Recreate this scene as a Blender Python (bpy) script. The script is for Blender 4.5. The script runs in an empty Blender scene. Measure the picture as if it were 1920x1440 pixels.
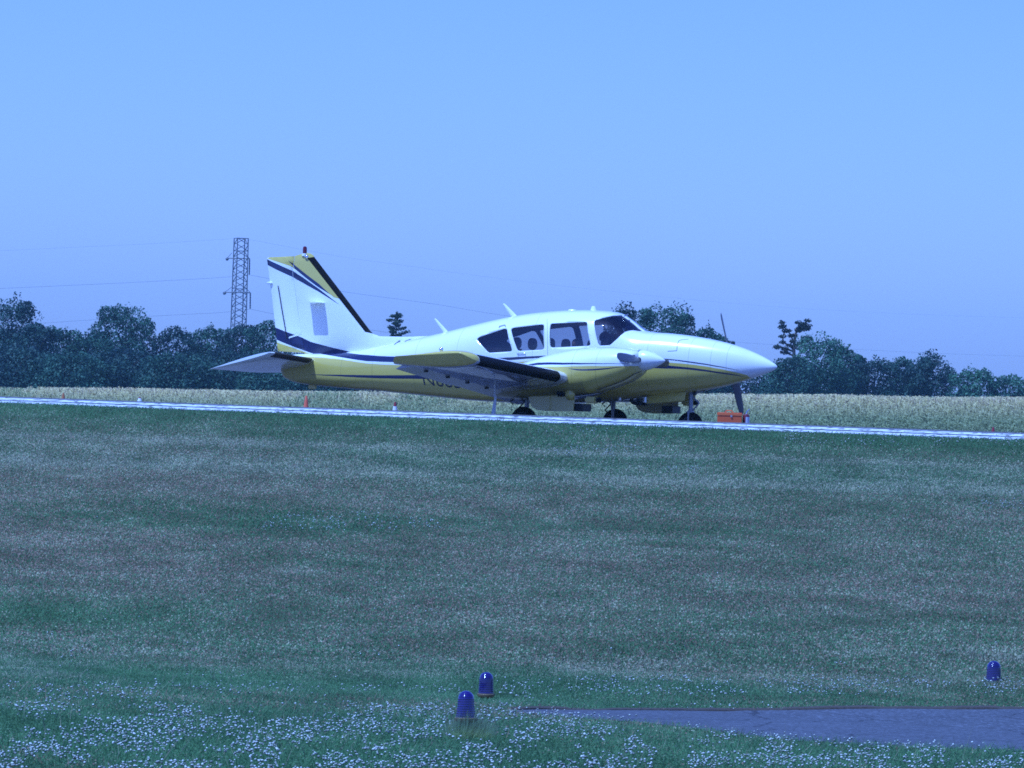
import bpy, bmesh, math, random
import numpy as np
from mathutils import Vector, Matrix
R = math.radians
rng = np.random.default_rng(7)
random.seed(7)
scene = bpy.context.scene
COL = scene.collection

# ------------------------------------------------------------------ camera geometry
F = 7910.0; EYE = 0.47; ROLL = R(1.85); CX, CY = 960.0, 725.0
TH = R(27); CT, ST, TT = math.cos(TH), math.sin(TH), math.tan(TH)
def unroll(px, py):
    dx, dy = px-CX, py-CY
    return dx*math.cos(ROLL)+dy*math.sin(ROLL), -dx*math.sin(ROLL)+dy*math.cos(ROLL)
def at(px, py, d):
    u, v = unroll(px, py)
    return Vector((u/F*d, d, EYE - v/F*d))
# aircraft origin: ground point midway between the main wheels
_c = at(981, 812, 68.5)
OX, OY, OZ = _c.x + 1.72*ST, _c.y + 1.72*CT, _c.z
def A(px, py, y=0.0):
    """aircraft-frame (x, z) seen at a picture point, on the plane y"""
    u, v = unroll(px, py); k = u/F
    x = (k*(OY+y*CT) - OX - y*ST)/(CT + k*ST)
    Y = OY - x*ST + y*CT
    return x, EYE - v/F*Y - OZ

# ------------------------------------------------------------------ ground profile
_q = [-60, 0, 15, 23, 25.5, 33, 37, 40, 50, 58, 60, 61, 62.2, 63.5, 67.5, 76, 84, 86, 100, 130, 330, 3000]
_z = [-1.2,-1.15,-1.45,-1.61,-1.67,-1.97,-1.93,-1.75,-1.10,-.40,-.15,-.047,.06,.03,-.277,-.277,-.33,-.36,-.46,-.9,-3.6,-3.6]
def gz(q, X):
    z = np.interp(q, _q, _z)
    w = np.clip((q-78)/10., 0, 1)*np.clip((260-q)/60., 0, 1)
    return z + w*(0.025*np.clip(X, -14, 12))
def G(X, Y): return gz(Y + X*TT, X)
def hit(px, py):
    px = np.asarray(px, float); py = np.asarray(py, float)
    dx, dy = px-CX, py-CY
    k = (dx*math.cos(ROLL)+dy*math.sin(ROLL))/F
    m = (-dx*math.sin(ROLL)+dy*math.cos(ROLL))/F
    lo = np.full(px.shape, 15.); hi = 62.2/(1+k*TT)
    for _ in range(40):
        mid = (lo+hi)/2
        above = EYE - m*mid - gz(mid*(1+k*TT), k*mid) > 0
        lo = np.where(above, mid, lo); hi = np.where(above, hi, mid)
    return k*lo, lo, EYE - m*lo

# ------------------------------------------------------------------ noise
def vnoise(x, y, seed=0):
    xi = np.floor(x).astype(np.int64); yi = np.floor(y).astype(np.int64)
    fx = x-xi; fy = y-yi; fx = fx*fx*(3-2*fx); fy = fy*fy*(3-2*fy)
    def h(a, b):
        n = (a*374761393 + b*668265263 + seed*982451653) & 0x7fffffff
        n = ((n ^ (n >> 13))*1274126177) & 0x7fffffff
        n = n ^ (n >> 16)
        return (n & 0xffff)/65535.
    return (h(xi,yi)*(1-fx)+h(xi+1,yi)*fx)*(1-fy)+(h(xi,yi+1)*(1-fx)+h(xi+1,yi+1)*fx)*fy
def fbm(x, y, seed=0, o=4):
    s = 0; a = .5; t = 0
    for i in range(o):
        s = s + a*vnoise(x*2**i, y*2**i, seed+i); t += a; a *= .55
    return s/t

# ------------------------------------------------------------------ materials
MATS = {}
def mat(name, color, rough=.6, metal=0., var=.12, scale=8., coat=0., bump=0., spec=None, trans=0.):
    if name in MATS: return MATS[name]
    m = bpy.data.materials.new(name); m.use_nodes = True
    nt = m.node_tree; N = nt.nodes; L = nt.links
    p = N['Principled BSDF']
    tc = N.new('ShaderNodeTexCoord'); nz = N.new('ShaderNodeTexNoise')
    nz.inputs['Scale'].default_value = scale; nz.inputs['Detail'].default_value = 5
    L.new(tc.outputs['Object'], nz.inputs['Vector'])
    mx = N.new('ShaderNodeMixRGB'); mx.blend_type = 'MIX'
    mx.inputs[1].default_value = tuple(c*(1-var) for c in color)+(1,)
    mx.inputs[2].default_value = tuple(min(1, c*(1+var)) for c in color)+(1,)
    L.new(nz.outputs['Fac'], mx.inputs[0]); L.new(mx.outputs[0], p.inputs['Base Color'])
    p.inputs['Roughness'].default_value = rough; p.inputs['Metallic'].default_value = metal
    p.inputs['Coat Weight'].default_value = coat; p.inputs['Coat Roughness'].default_value = .06
    if spec is not None: p.inputs['Specular IOR Level'].default_value = spec
    if bump:
        b = N.new('ShaderNodeBump'); b.inputs['Strength'].default_value = bump; b.inputs['Distance'].default_value = .01
        L.new(nz.outputs['Fac'], b.inputs['Height']); L.new(b.outputs[0], p.inputs['Normal'])
    MATS[name] = m
    return m
def attr_mat(name, rough=.7, trans=.25, spec=.2):
    m = bpy.data.materials.new(name); m.use_nodes = True
    nt = m.node_tree; N = nt.nodes; L = nt.links; N.clear()
    out = N.new('ShaderNodeOutputMaterial'); a = N.new('ShaderNodeAttribute'); a.attribute_name = 'tone'
    d = N.new('ShaderNodeBsdfPrincipled'); d.inputs['Roughness'].default_value = rough
    d.inputs['Specular IOR Level'].default_value = spec
    L.new(a.outputs['Color'], d.inputs['Base Color'])
    t = N.new('ShaderNodeBsdfTranslucent'); L.new(a.outputs['Color'], t.inputs['Color'])
    mx = N.new('ShaderNodeMixShader'); mx.inputs[0].default_value = trans
    L.new(d.outputs[0], mx.inputs[1]); L.new(t.outputs[0], mx.inputs[2]); L.new(mx.outputs[0], out.inputs[0])
    return m
WHITE = (.80,.81,.80); YELLOW = (.58,.46,.115); NAVY = (.012,.018,.075)
M_white = mat('white_paint', WHITE, .22, coat=.6, var=.03, scale=3)
M_yellow = mat('yellow_paint', YELLOW, .25, coat=.5, var=.05, scale=3)
M_navy = mat('navy_paint', NAVY, .25, coat=.5, var=.1, scale=3)
M_boot = mat('black_rubber_boot', (.006,.005,.006), .6, var=.25, scale=10, spec=.12)
M_tyre = mat('tyre_rubber', (.008,.008,.008), .9, var=.2, scale=20, spec=.15)
M_metal = mat('brushed_metal', (.55,.56,.58), .3, 1., var=.1, scale=15)
M_strut = mat('painted_strut', (.30,.31,.33), .4, .3, var=.2, scale=15)
M_dark = mat('dark_metal', (.03,.03,.034), .5, .3, var=.3, scale=15)
M_black = mat('black_recess', (.006,.006,.007), .9, var=.2, scale=15)
M_grey = mat('grey_underside_paint', (.44,.44,.50), .28, coat=.3, var=.08, scale=4)
M_orange = mat('orange_paint', (.78,.13,.035), .45, var=.1, scale=6)
M_red = mat('red_lens', (.13,.008,.014), .25, var=.1, scale=6)
M_cabin = mat('cabin_lining', (.12,.12,.14), .9, var=.15, scale=12)
M_seat = mat('seat_leather', (.16,.07,.04), .6, var=.25, scale=10)
M_chrome = mat('chrome', (.8,.8,.82), .12, 1., var=.04)
M_wheelhub = mat('wheel_hub_paint', (.5,.5,.52), .4, var=.1)

def glass_mat():
    m = bpy.data.materials.new('tinted_glass'); m.use_nodes = True
    nt = m.node_tree; N = nt.nodes; L = nt.links; N.clear()
    out = N.new('ShaderNodeOutputMaterial')
    t = N.new('ShaderNodeBsdfTransparent'); t.inputs[0].default_value = (.74,.75,.80,1)
    g = N.new('ShaderNodeBsdfGlossy'); g.inputs['Roughness'].default_value = .02
    fr = N.new('ShaderNodeFresnel'); fr.inputs['IOR'].default_value = 1.5
    mm = N.new('ShaderNodeMath'); mm.operation = 'MULTIPLY_ADD'; mm.inputs[1].default_value = 1.0; mm.inputs[2].default_value = .05
    nz = N.new('ShaderNodeTexNoise'); nz.inputs['Scale'].default_value = 2.
    b = N.new('ShaderNodeBump'); b.inputs['Strength'].default_value = .05; L.new(nz.outputs['Fac'], b.inputs['Height'])
    L.new(b.outputs[0], g.inputs['Normal'])
    L.new(fr.outputs[0], mm.inputs[0]); mx = N.new('ShaderNodeMixShader')
    L.new(mm.outputs[0], mx.inputs[0]); L.new(t.outputs[0], mx.inputs[1]); L.new(g.outputs[0], mx.inputs[2])
    L.new(mx.outputs[0], out.inputs[0]); return m
M_glass = glass_mat()

# ------------------------------------------------------------------ mesh helpers
def tag(o, label=None, cat=None, group=None, kind=None):
    if label: o['label'] = label
    if cat: o['category'] = cat
    if group: o['group'] = group
    if kind: o['kind'] = kind
    return o
def empty(name, loc, rz=0):
    o = bpy.data.objects.new(name, None); COL.objects.link(o); o.location = loc; o.rotation_euler = (0,0,rz)
    o.empty_display_size = .2
    return o
def bake(name, bm, mats, parent=None, smooth=True, ang=None):
    me = bpy.data.meshes.new(name)
    bmesh.ops.recalc_face_normals(bm, faces=bm.faces[:]) if ang != 'keep' else None
    bm.to_mesh(me); bm.free()
    if not isinstance(mats, (list, tuple)): mats = [mats]
    for m in mats: me.materials.append(m)
    if smooth:
        me.polygons.foreach_set('use_smooth', [True]*len(me.polygons))
        try: me.set_sharp_from_angle(angle=R(40))
        except Exception: pass
    o = bpy.data.objects.new(name, me); COL.objects.link(o)
    if parent: o.parent = parent
    return o
def box(bm, c, s, rot=None, bev=0., mi=0):
    r = bmesh.ops.create_cube(bm, size=1.)
    vs = r['verts']
    for v in vs: v.co = Vector((v.co.x*s[0], v.co.y*s[1], v.co.z*s[2]))
    fs = list({f for v in vs for f in v.link_faces})
    for f in fs: f.material_index = mi
    if bev:
        es = list({e for v in vs for e in v.link_edges})
        rr = bmesh.ops.bevel(bm, geom=es, offset=bev, segments=2, affect='EDGES')
        vs = list({v for f in rr['faces'] for v in f.verts} | {v for v in vs if v.is_valid})
        for f in rr['faces']: f.material_index = mi
    Mx = Matrix.Translation(c) @ (rot.to_4x4() if rot else Matrix.Identity(4))
    for v in vs: v.co = Mx @ v.co
def tube(bm, pts, rad, n=10, cap=True, mi=0):
    pts = [Vector(p) for p in pts]; rad = rad if isinstance(rad, (list,tuple)) else [rad]*len(pts)
    rings = []
    up = None
    for i, p in enumerate(pts):
        d = (pts[min(i+1,len(pts)-1)]-pts[max(i-1,0)]).normalized()
        if up is None:
            up = d.orthogonal().normalized()
        a = (up - d*up.dot(d)).normalized(); up = a; b = d.cross(a)
        rings.append([bm.verts.new(p + (a*math.cos(2*math.pi*k/n)+b*math.sin(2*math.pi*k/n))*rad[i]) for k in range(n)])
    loft_rings(bm, rings, cap, mi)
def loft_rings(bm, rings, cap=True, mi=0):
    n = len(rings[0])
    for a, b in zip(rings, rings[1:]):
        for k in range(n):
            f = bm.faces.new((a[k], a[(k+1)%n], b[(k+1)%n], b[k])); f.material_index = mi
    if cap:
        bm.faces.new(rings[0][::-1]).material_index = mi; bm.faces.new(rings[-1]).material_index = mi
def loft(bm, loops, cap=True, mi=0):
    loft_rings(bm, [[bm.verts.new(p) for p in l] for l in loops], cap, mi)
def lathe(bm, prof, c, axis='z', n=28, mi=0, cap=True):
    rings = []
    for r, h in prof:
        ring = []
        for k in range(n):
            a = 2*math.pi*k/n; x, y = r*math.cos(a), r*math.sin(a)
            p = {'z':(x,y,h), 'x':(h,x,y), 'y':(x,h,y)}[axis]
            ring.append(bm.verts.new(Vector(c)+Vector(p)))
        rings.append(ring)
    loft_rings(bm, rings, cap, mi)
def pchip(xs, ys, x):
    xs = np.array(xs, float); ys = np.array(ys, float)
    h = np.diff(xs); d = np.diff(ys)/h; m = np.zeros_like(ys)
    for i in range(1, len(xs)-1):
        if d[i-1]*d[i] > 0:
            w1 = 2*h[i]+h[i-1]; w2 = h[i]+2*h[i-1]
            m[i] = (w1+w2)/(w1/d[i-1]+w2/d[i])
    m[0] = d[0]; m[-1] = d[-1]
    i = np.clip(np.searchsorted(xs, x)-1, 0, len(xs)-2)
    t = (x-xs[i])/h[i]
    return (2*t**3-3*t**2+1)*ys[i]+(t**3-2*t**2+t)*h[i]*m[i]+(-2*t**3+3*t**2)*ys[i+1]+(t**3-t**2)*h[i]*m[i+1]
def np_mesh(name, verts, faces_flat, loop_tot, material, tone=None, parent=None):
    me = bpy.data.meshes.new(name)
    me.vertices.add(len(verts)); me.vertices.foreach_set('co', verts.astype(np.float32).ravel())
    me.loops.add(len(faces_flat)); me.loops.foreach_set('vertex_index', faces_flat.astype(np.int32))
    me.polygons.add(len(loop_tot))
    starts = np.concatenate(([0], np.cumsum(loop_tot)[:-1])).astype(np.int32)
    me.polygons.foreach_set('loop_start', starts); me.polygons.foreach_set('loop_total', loop_tot.astype(np.int32))
    if tone is not None:
        at_ = me.attributes.new('tone', 'FLOAT_COLOR', 'POINT')
        c = np.ones((len(verts),4), np.float32); c[:,:3] = tone; at_.data.foreach_set('color', c.ravel())
    me.materials.append(material); me.update(); me.validate()
    o = bpy.data.objects.new(name, me); COL.objects.link(o)
    if parent: o.parent = parent
    return o

# ================================================================== AIRCRAFT
AC = empty('twin_engine_aircraft', (OX, OY, OZ), -TH)
tag(AC, 'white and yellow twin engine propeller aeroplane with navy stripes standing on the runway', 'aeroplane')

# ---- fuselage
FS = [ # px, top, bottom, half width, n top, n bottom
 (529,672,699,.05,2.0,2.0),(533,669,706,.10,2.2,2.2),(545,666,713,.14,2.3,2.5),(560,664,718,.17,2.4,2.6),(600,663,723.5,.23,2.4,2.8),(640,661.5,727,.29,2.4,3),
 (673,658,730,.34,2.3,3),(715,649.5,733,.39,2.3,3),(760,640,738,.45,2.3,3),(800,631.5,742,.50,2.3,3),(840,622.5,746,.545,2.35,3),(880,612.5,750,.585,2.4,3.1),
 (920,603,753,.61,2.5,3.2),(960,594.5,755,.63,2.6,3.3),(1000,588,757,.64,2.7,3.4),(1040,584,758,.645,2.8,3.4),(1075,582,757,.645,2.8,3.4),(1110,581.5,756,.64,2.8,3.4),
 (1135,583,754,.635,2.7,3.3),(1150,584.5,753,.63,2.6,3.2),(1165,588.5,751,.625,2.5,3.2),(1180,597.5,750,.615,2.4,3.1),(1195,609,748,.605,2.5,3),(1209,620.5,746,.59,2.8,2.9),
 (1225,623,744,.57,2.8,2.8),(1260,625.5,741,.53,2.7,2.7),(1295,629.5,737,.47,2.5,2.6),(1330,635.5,731,.40,2.4,2.5),(1360,642,725,.335,2.3,2.4),(1390,651,716.5,.26,2.2,2.3),
 (1415,661,708.5,.19,2.1,2.2),(1435,671,701.5,.125,2,2.1),(1448,679,696,.07,2,2),(1455,684,691.5,.028,2,2),(1457,687,689,.006,2,2)]
fx, ft, fb, fw, fnt, fnb = [], [], [], [], [], []
for px, t, b, w, n1, n2 in FS:
    x, zt = A(px, t); _, zb = A(px, b)
    fx.append(x); ft.append(zt); fb.append(zb); fw.append(w); fnt.append(n1); fnb.append(n2)
XMIN, XMAX = fx[0], fx[-1]
def fus_at(x):
    return [float(pchip(fx, q, np.array(x))) for q in (ft, fb, fw, fnt, fnb)]
def fus_y(x, z):
    t, b, w, n1, n2 = fus_at(x); zm = b+(t-b)*.47
    h = (z-zm)/((t-zm) if z > zm else (zm-b)); n = n1 if z > zm else n2
    return w*max(0, 1-abs(h)**n)**(1/n)
def ring_pts(x, yc, t, b, w, n1, n2, N=72, mf=.47):
    zm = b+(t-b)*mf; out = []
    for k in range(N):
        a = 2*math.pi*k/N; c, s = math.cos(a), math.sin(a)
        n = n1 if s >= 0 else n2
        out.append((x, yc + w*math.copysign(abs(c)**(2/n), c), zm + ((t-zm) if s >= 0 else (zm-b))*math.copysign(abs(s)**(2/n), s)))
    return out
xs = np.concatenate([np.linspace(XMIN, fx[4], 14)[:-1], np.linspace(fx[4], fx[-6], 96)[:-1], np.linspace(fx[-6], XMAX, 26)])
bm = bmesh.new()
loft(bm, [ring_pts(x, 0, *fus_at(x)) for x in xs])
bmesh.ops.recalc_face_normals(bm, faces=bm.faces[:])

def inside(p, poly):
    x, z = p; c = False; n = len(poly)
    for i in range(n):
        x1, z1 = poly[i]; x2, z2 = poly[(i+1)%n]
        if (z1 > z) != (z2 > z) and x < (x2-x1)*(z-z1)/(z2-z1)+x1: c = not c
    return c
def cut_poly(bm, poly, ytest):
    x0 = min(p[0] for p in poly); x1 = max(p[0] for p in poly); z0 = min(p[1] for p in poly); z1 = max(p[1] for p in poly)
    def near(f):
        vx = [v.co.x for v in f.verts]; vz = [v.co.z for v in f.verts]
        return max(vx) > x0 and min(vx) < x1 and max(vz) > z0 and min(vz) < z1 and ytest(f.calc_center_median().y)
    for i in range(len(poly)):
        a, b = poly[i], poly[(i+1)%len(poly)]
        fs = [f for f in bm.faces if near(f)]
        es = {e for f in fs for e in f.edges}; vs = {v for f in fs for v in f.verts}
        bmesh.ops.bisect_plane(bm, geom=fs+list(es)+list(vs), dist=1e-5, plane_co=(a[0],0,a[1]), plane_no=(b[1]-a[1],0,-(b[0]-a[0])))
    return [f for f in bm.faces if near(f) and inside((f.calc_center_median().x, f.calc_center_median().z), poly)]
def rounded(pts): return pts
def px_poly(pts):
    out = []
    for p in pts:
        y = p[2] if len(p) > 2 else -.57
        x, z = A(p[0], p[1], y)
        for _ in range(0 if len(p) > 2 else 4):
            yy = -fus_y(x, z); x, z = A(p[0], p[1], yy)
        out.append((x, z))
    return out
# centre post of the windscreen
bmesh.ops.bisect_plane(bm, geom=bm.verts[:]+bm.edges[:]+bm.faces[:], plane_co=(0,-.06,0), plane_no=(0,1,0), dist=1e-5)
bmesh.ops.bisect_plane(bm, geom=bm.verts[:]+bm.edges[:]+bm.faces[:], plane_co=(0,.06,0), plane_no=(0,1,0), dist=1e-5)
WIN = [('side_window', [(894,636),(896,633.5),(899,631.5),(945,616),(949,616.2),(951,618.5),(960,655.5),(959.5,658),(957,659.2),(919,661.5),(916,661),(913.5,659)]),
       ('side_window', [(958,618.5),(959,615.8),(962,614.4),(1015,608),(1018.5,608.6),(1020.2,611),(1020.5,651.5),(1019.5,654.4),(1016,655.8),(974,658.2),(971,657.2),(969,654.5)]),
       ('side_window', [(1031.3,611),(1032,607.8),(1035,606.3),(1096,603.2),(1099.5,603.7),(1101,606),(1107,644.5),(1106.3,647.3),(1103,648.6),(1036,651.8),(1032.6,650.8),(1031.3,648)]),
       ('windscreen', [(1114,605),(1115,601),(1118,599),(1135,593.6,-.42),(1149,591,-.30),(1160,591,-.16),(1168,591,-.05),(1212,619,-.02),(1208,621.5,-.02),(1197,619.8,-.10),(1185,620.2,-.28),(1174,622.5,-.40),(1166,628,-.48),(1158,635,-.54),(1147,645,-.585),(1143,647.6),(1128,648.2),(1124,647.6),(1121.5,644)])]
glass_parts = []
kill = []
for nm, pp in WIN:
    poly = px_poly(pp)
    for side in (-1, 1):
        yt = (lambda y: y < -.0599) if side < 0 else (lambda y: y > .0599)
        fs = cut_poly(bm, poly, yt)
        vmap = {}; V = []; Fc = []
        for f in fs:
            idx = []
            for v in f.verts:
                if v not in vmap: vmap[v] = len(V); V.append(v.co - v.normal*.012)
                idx.append(vmap[v])
            Fc.append(idx)
        glass_parts.append((nm, V, Fc))
        bmesh.ops.delete(bm, geom=fs, context='FACES')
for nm, V, Fc in glass_parts:
    me = bpy.data.meshes.new(nm); me.from_pydata([tuple(v) for v in V], [], Fc); me.materials.append(M_glass)
    me.polygons.foreach_set('use_smooth', [True]*len(me.polygons))
    g = bpy.data.objects.new(nm, me); COL.objects.link(g); g.parent = AC

# livery: curves of z against x, from points picked on the side of the hull
ZLO, ZHI = 0.0, 3.2
def curve_pts(pp, ysurf=None, clampx=True):
    out = []
    for px, py in pp:
        if ysurf is None:
            x, z = A(px, py, -.5)
            for _ in range(5):
                yy = -fus_y(min(max(x, XMIN+.01), XMAX-.01), z); x, z = A(px, py, yy)
        else: x, z = A(px, py, ysurf)
        out.append((x, z))
    return sorted(out)
class NB:
    def __init__(s, nt): s.nt = nt; s.N = nt.nodes; s.L = nt.links
    def math(s, op, a, b=None, c=None):
        n = s.N.new('ShaderNodeMath'); n.operation = op
        for i, v in enumerate((a, b, c)):
            if v is None: continue
            if isinstance(v, (int, float)): n.inputs[i].default_value = v
            else: s.L.new(v, n.inputs[i])
        return n.outputs[0]
    def fcurve(s, xn, pts, x0, x1):
        n = s.N.new('ShaderNodeFloatCurve'); c = n.mapping.curves[0]
        n.mapping.use_clip = False
        P = [((x-x0)/(x1-x0), (z-ZLO)/(ZHI-ZLO)) for x, z in pts]
        c.points[0].location = P[0]; c.points[1].location = P[-1]
        for p in P[1:-1]: c.points.new(*p)
        for p in c.points: p.handle_type = 'AUTO_CLAMPED' if len(P) > 2 else 'VECTOR'
        n.mapping.update(); s.L.new(xn, n.inputs['Value'])
        return n.outputs[0]
    def mix(s, f, a, b):
        n = s.N.new('ShaderNodeMixRGB'); 
        s.L.new(f, n.inputs[0]) if not isinstance(f, (int,float)) else None
        for i, v in ((1,a),(2,b)):
            if isinstance(v, tuple): n.inputs[i].default_value = v+(1,)
            else: s.L.new(v, n.inputs[i])
        return n.outputs[0]
def livery(name, x0, x1, low, bands, bandsb, yoff=None, rough=.22, grime=None, seamz=1.1):
    """low: curve under which the hull is yellow; bands: (upper, lower) curves filled navy"""
    m = bpy.data.materials.new(name); m.use_nodes = True; nb = NB(m.node_tree); p = nb.N['Principled BSDF']
    tc = nb.N.new('ShaderNodeTexCoord'); sp = nb.N.new('ShaderNodeSeparateXYZ'); nb.L.new(tc.outputs['Object'], sp.inputs[0])
    # slight brush wobble on the paint edges
    nz = nb.N.new('ShaderNodeTexNoise'); nz.inputs['Scale'].default_value = 6; nb.L.new(tc.outputs['Object'], nz.inputs['Vector'])
    wob = nb.math('MULTIPLY_ADD', nz.outputs['Fac'], .008, -.004)
    z = nb.math('ADD', sp.outputs[2], wob)
    xn = nb.math('DIVIDE', nb.math('SUBTRACT', sp.outputs[0], x0), x1-x0)
    zn = nb.math('DIVIDE', nb.math('SUBTRACT', z, ZLO), ZHI-ZLO)
    n2 = nb.N.new('ShaderNodeTexNoise'); n2.inputs['Scale'].default_value = 1.7; n2.inputs['Detail'].default_value = 6; nb.L.new(tc.outputs['Object'], n2.inputs['Vector'])
    wh = nb.mix(n2.outputs['Fac'], tuple(c*.95 for c in WHITE), tuple(min(1,c*1.03) for c in WHITE))
    ye = nb.mix(n2.outputs['Fac'], tuple(c*.92 for c in YELLOW), tuple(c*1.08 for c in YELLOW))
    col = nb.mix(nb.math('LESS_THAN', zn, nb.fcurve(xn, low, x0, x1)), wh, ye)
    for (up, lo, xa, xb) in bands:
        f = nb.math('MULTIPLY', nb.math('LESS_THAN', zn, nb.fcurve(xn, up, x0, x1)), nb.math('GREATER_THAN', zn, nb.fcurve(xn, lo, x0, x1)))
        f = nb.math('MULTIPLY', f, nb.math('MULTIPLY', nb.math('GREATER_THAN', sp.outputs[0], xa), nb.math('LESS_THAN', sp.outputs[0], xb)))
        col = nb.mix(f, col, NAVY)
    # panel seams
    for sx in bandsb:
        f = nb.math('LESS_THAN', nb.math('ABSOLUTE', nb.math('SUBTRACT', sp.outputs[0], sx)), .004)
        n = nb.N.new('ShaderNodeMixRGB'); n.blend_type = 'MULTIPLY'
        nb.L.new(nb.math('MULTIPLY', f, .45), n.inputs[0]); nb.L.new(col, n.inputs[1]); n.inputs[2].default_value = (.3,.3,.35,1); col = n.outputs[0]
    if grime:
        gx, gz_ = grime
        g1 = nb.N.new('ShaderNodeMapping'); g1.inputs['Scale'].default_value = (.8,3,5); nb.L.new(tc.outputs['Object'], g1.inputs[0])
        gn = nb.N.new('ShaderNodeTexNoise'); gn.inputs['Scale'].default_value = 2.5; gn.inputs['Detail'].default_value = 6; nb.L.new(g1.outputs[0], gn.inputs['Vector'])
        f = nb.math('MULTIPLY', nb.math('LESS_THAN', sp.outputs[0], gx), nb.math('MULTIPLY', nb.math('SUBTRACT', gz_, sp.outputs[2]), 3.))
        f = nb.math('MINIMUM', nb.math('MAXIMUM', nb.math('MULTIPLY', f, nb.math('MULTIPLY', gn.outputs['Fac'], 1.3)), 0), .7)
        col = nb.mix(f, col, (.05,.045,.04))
    fz = nb.math('LESS_THAN', nb.math('ABSOLUTE', nb.math('SUBTRACT', sp.outputs[2], seamz)), .003)
    n = nb.N.new('ShaderNodeMixRGB'); n.blend_type = 'MULTIPLY'; nb.L.new(nb.math('MULTIPLY', fz, .35), n.inputs[0]); nb.L.new(col, n.inputs[1]); n.inputs[2].default_value = (.35,.35,.4,1); col = n.outputs[0]
    nb.L.new(col, p.inputs['Base Color'])
    p.inputs['Roughness'].default_value = rough; p.inputs['Coat Weight'].default_value = .5; p.inputs['Coat Roughness'].default_value = .05
    b = nb.N.new('ShaderNodeBump'); b.inputs['Strength'].default_value = .12; b.inputs['Distance'].default_value = .02
    nb.L.new(n2.outputs['Fac'], b.inputs['Height']); nb.L.new(b.outputs[0], p.inputs['Normal'])
    return m
ec = XMAX+.3
low = curve_pts([(560,668),(600,670),(640,674),(687,681),(734,684),(800,686),(900,684),(975,678),(1100,674),(1200,674),(1254,679.5),(1298,683.5),(1337,689.5),(1377,697.5),(1404,705)])
low = [(XMIN-.1, low[0][1]+.05)] + low + [(low[-1][0]+.06, low[-1][1]-.25), (XMAX+.1, low[-1][1]-.5)]
up1 = curve_pts([(588,652),(640,659.5),(687,665.5),(734,668.5),(850,672),(930,671),(1035,666.5),(1200,669),(1253,673),(1300,678.5),(1340,685),(1385,694)])
lo1 = curve_pts([(588,661),(640,670),(687,677),(734,679),(850,680),(942,676.3),(1018,671),(1200,671.5),(1253,675.2),(1300,681),(1340,687),(1385,694.5)])
up2 = curve_pts([(582,702),(640,702.7),(700,703.5),(790,703.5),(860,704)])
lo2 = curve_pts([(582,702.6),(640,706),(700,709),(790,710.5),(860,711)])
up3 = curve_pts([(1190,681),(1240,684),(1266,686.5),(1300,690),(1340,696),(1380,702.5),(1396,706)])
lo3 = curve_pts([(1190,688),(1240,691),(1266,691.5),(1300,694),(1340,699),(1380,704.3),(1396,706.5)])
seams = [A(1330,670,-.4)[0], A(1290,650,-.45)[0], A(1360,650,-.35)[0], A(1000,670,-.6)[0], A(640,680,-.3)[0], A(700,690,-.35)[0], A(780,650,-.45)[0], A(860,650,-.5)[0], A(1215,650,-.5)[0]]
M_hull = livery('hull_livery', XMIN-.1, XMAX+.1, low, [(up1,lo1,up1[0][0],up1[-1][0]),(up2,lo2,up2[0][0],up2[-1][0]-.02),(up3,lo3,up3[0][0],up3[-1][0])], seams)
fus = bake('fuselage', bm, [M_hull, M_cabin], AC, ang='keep')
sd = fus.modifiers.new('shell', 'SOLIDIFY'); sd.thickness = .03; sd.offset = -1; sd.material_offset = 1; sd.material_offset_rim = 0; sd.use_even_offset = False

# door and hatch outline, handles
bm = bmesh.new()
def surf_line(bm, pts, r=.0035, off=.001):
    P = []
    for a, b in zip(pts, pts[1:]):
        for i in range(6):
            px = a[0]+(b[0]-a[0])*i/5; py = a[1]+(b[1]-a[1])*i/5
            x, z = A(px, py, -.5)
            for _ in range(4): yy = -fus_y(x, z); x, z = A(px, py, yy)
            P.append((x, -fus_y(x, z)-off, z))
    tube(bm, P, r, 6)
surf_line(bm, [(1252,658.5),(1269,657.5),(1270,645),(1273,639),(1278,637),(1291,636)])
o = bake('baggage_door_seam', bm, M_dark, AC)
bm = bmesh.new(); surf_line(bm, [(1026,598),(1026.5,640),(1027,666)], .003); bake('cabin_door_seam', bm, mat('seam_grey',(.25,.25,.28),.6), AC)  # grey line along the cabin door joint, then the handle below
bm = bmesh.new(); surf_line(bm, [(971,665.5),(971,662.5),(985,661.8),(985,664.5)], .006, .012); bake('door_handle', bm, M_metal, AC)
bm = bmesh.new(); surf_line(bm, [(936,614),(937.5,611.5),(947,609),(948.5,612)], .006, .012); bake('step_handle', bm, M_metal, AC)

# registration, mostly behind the wing
tx = bpy.data.curves.new('reg', 'FONT'); tx.body = 'N665'; tx.size = .30; tx.extrude = .0; tx.shear = -.12
tmp = bpy.data.objects.new('registration', tx); COL.objects.link(tmp)
bpy.context.view_layer.update()
tx.offset = -.002
me = bpy.data.meshes.new_from_object(tmp.evaluated_get(bpy.context.evaluated_depsgraph_get()))
bpy.data.objects.remove(tmp)
bm = bmesh.new(); bm.from_mesh(me)
bmesh.ops.subdivide_edges(bm, edges=bm.edges[:], cuts=1)
bx0, bz0 = A(792, 721.5, -.5); bx1, bz1 = A(880, 730, -.53)
sl = (bz1-bz0)/(bx1-bx0)
for v in bm.verts:
    x = bx0 + v.co.x*1.15; z = bz0 + v.co.y + sl*(v.co.x*1.15)
    v.co = Vector((x, -fus_y(x, z)-.006, z))
bake('registration_letters', bm, mat('letter_paint', (.02,.025,.05), .4), AC, smooth=False)

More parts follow.
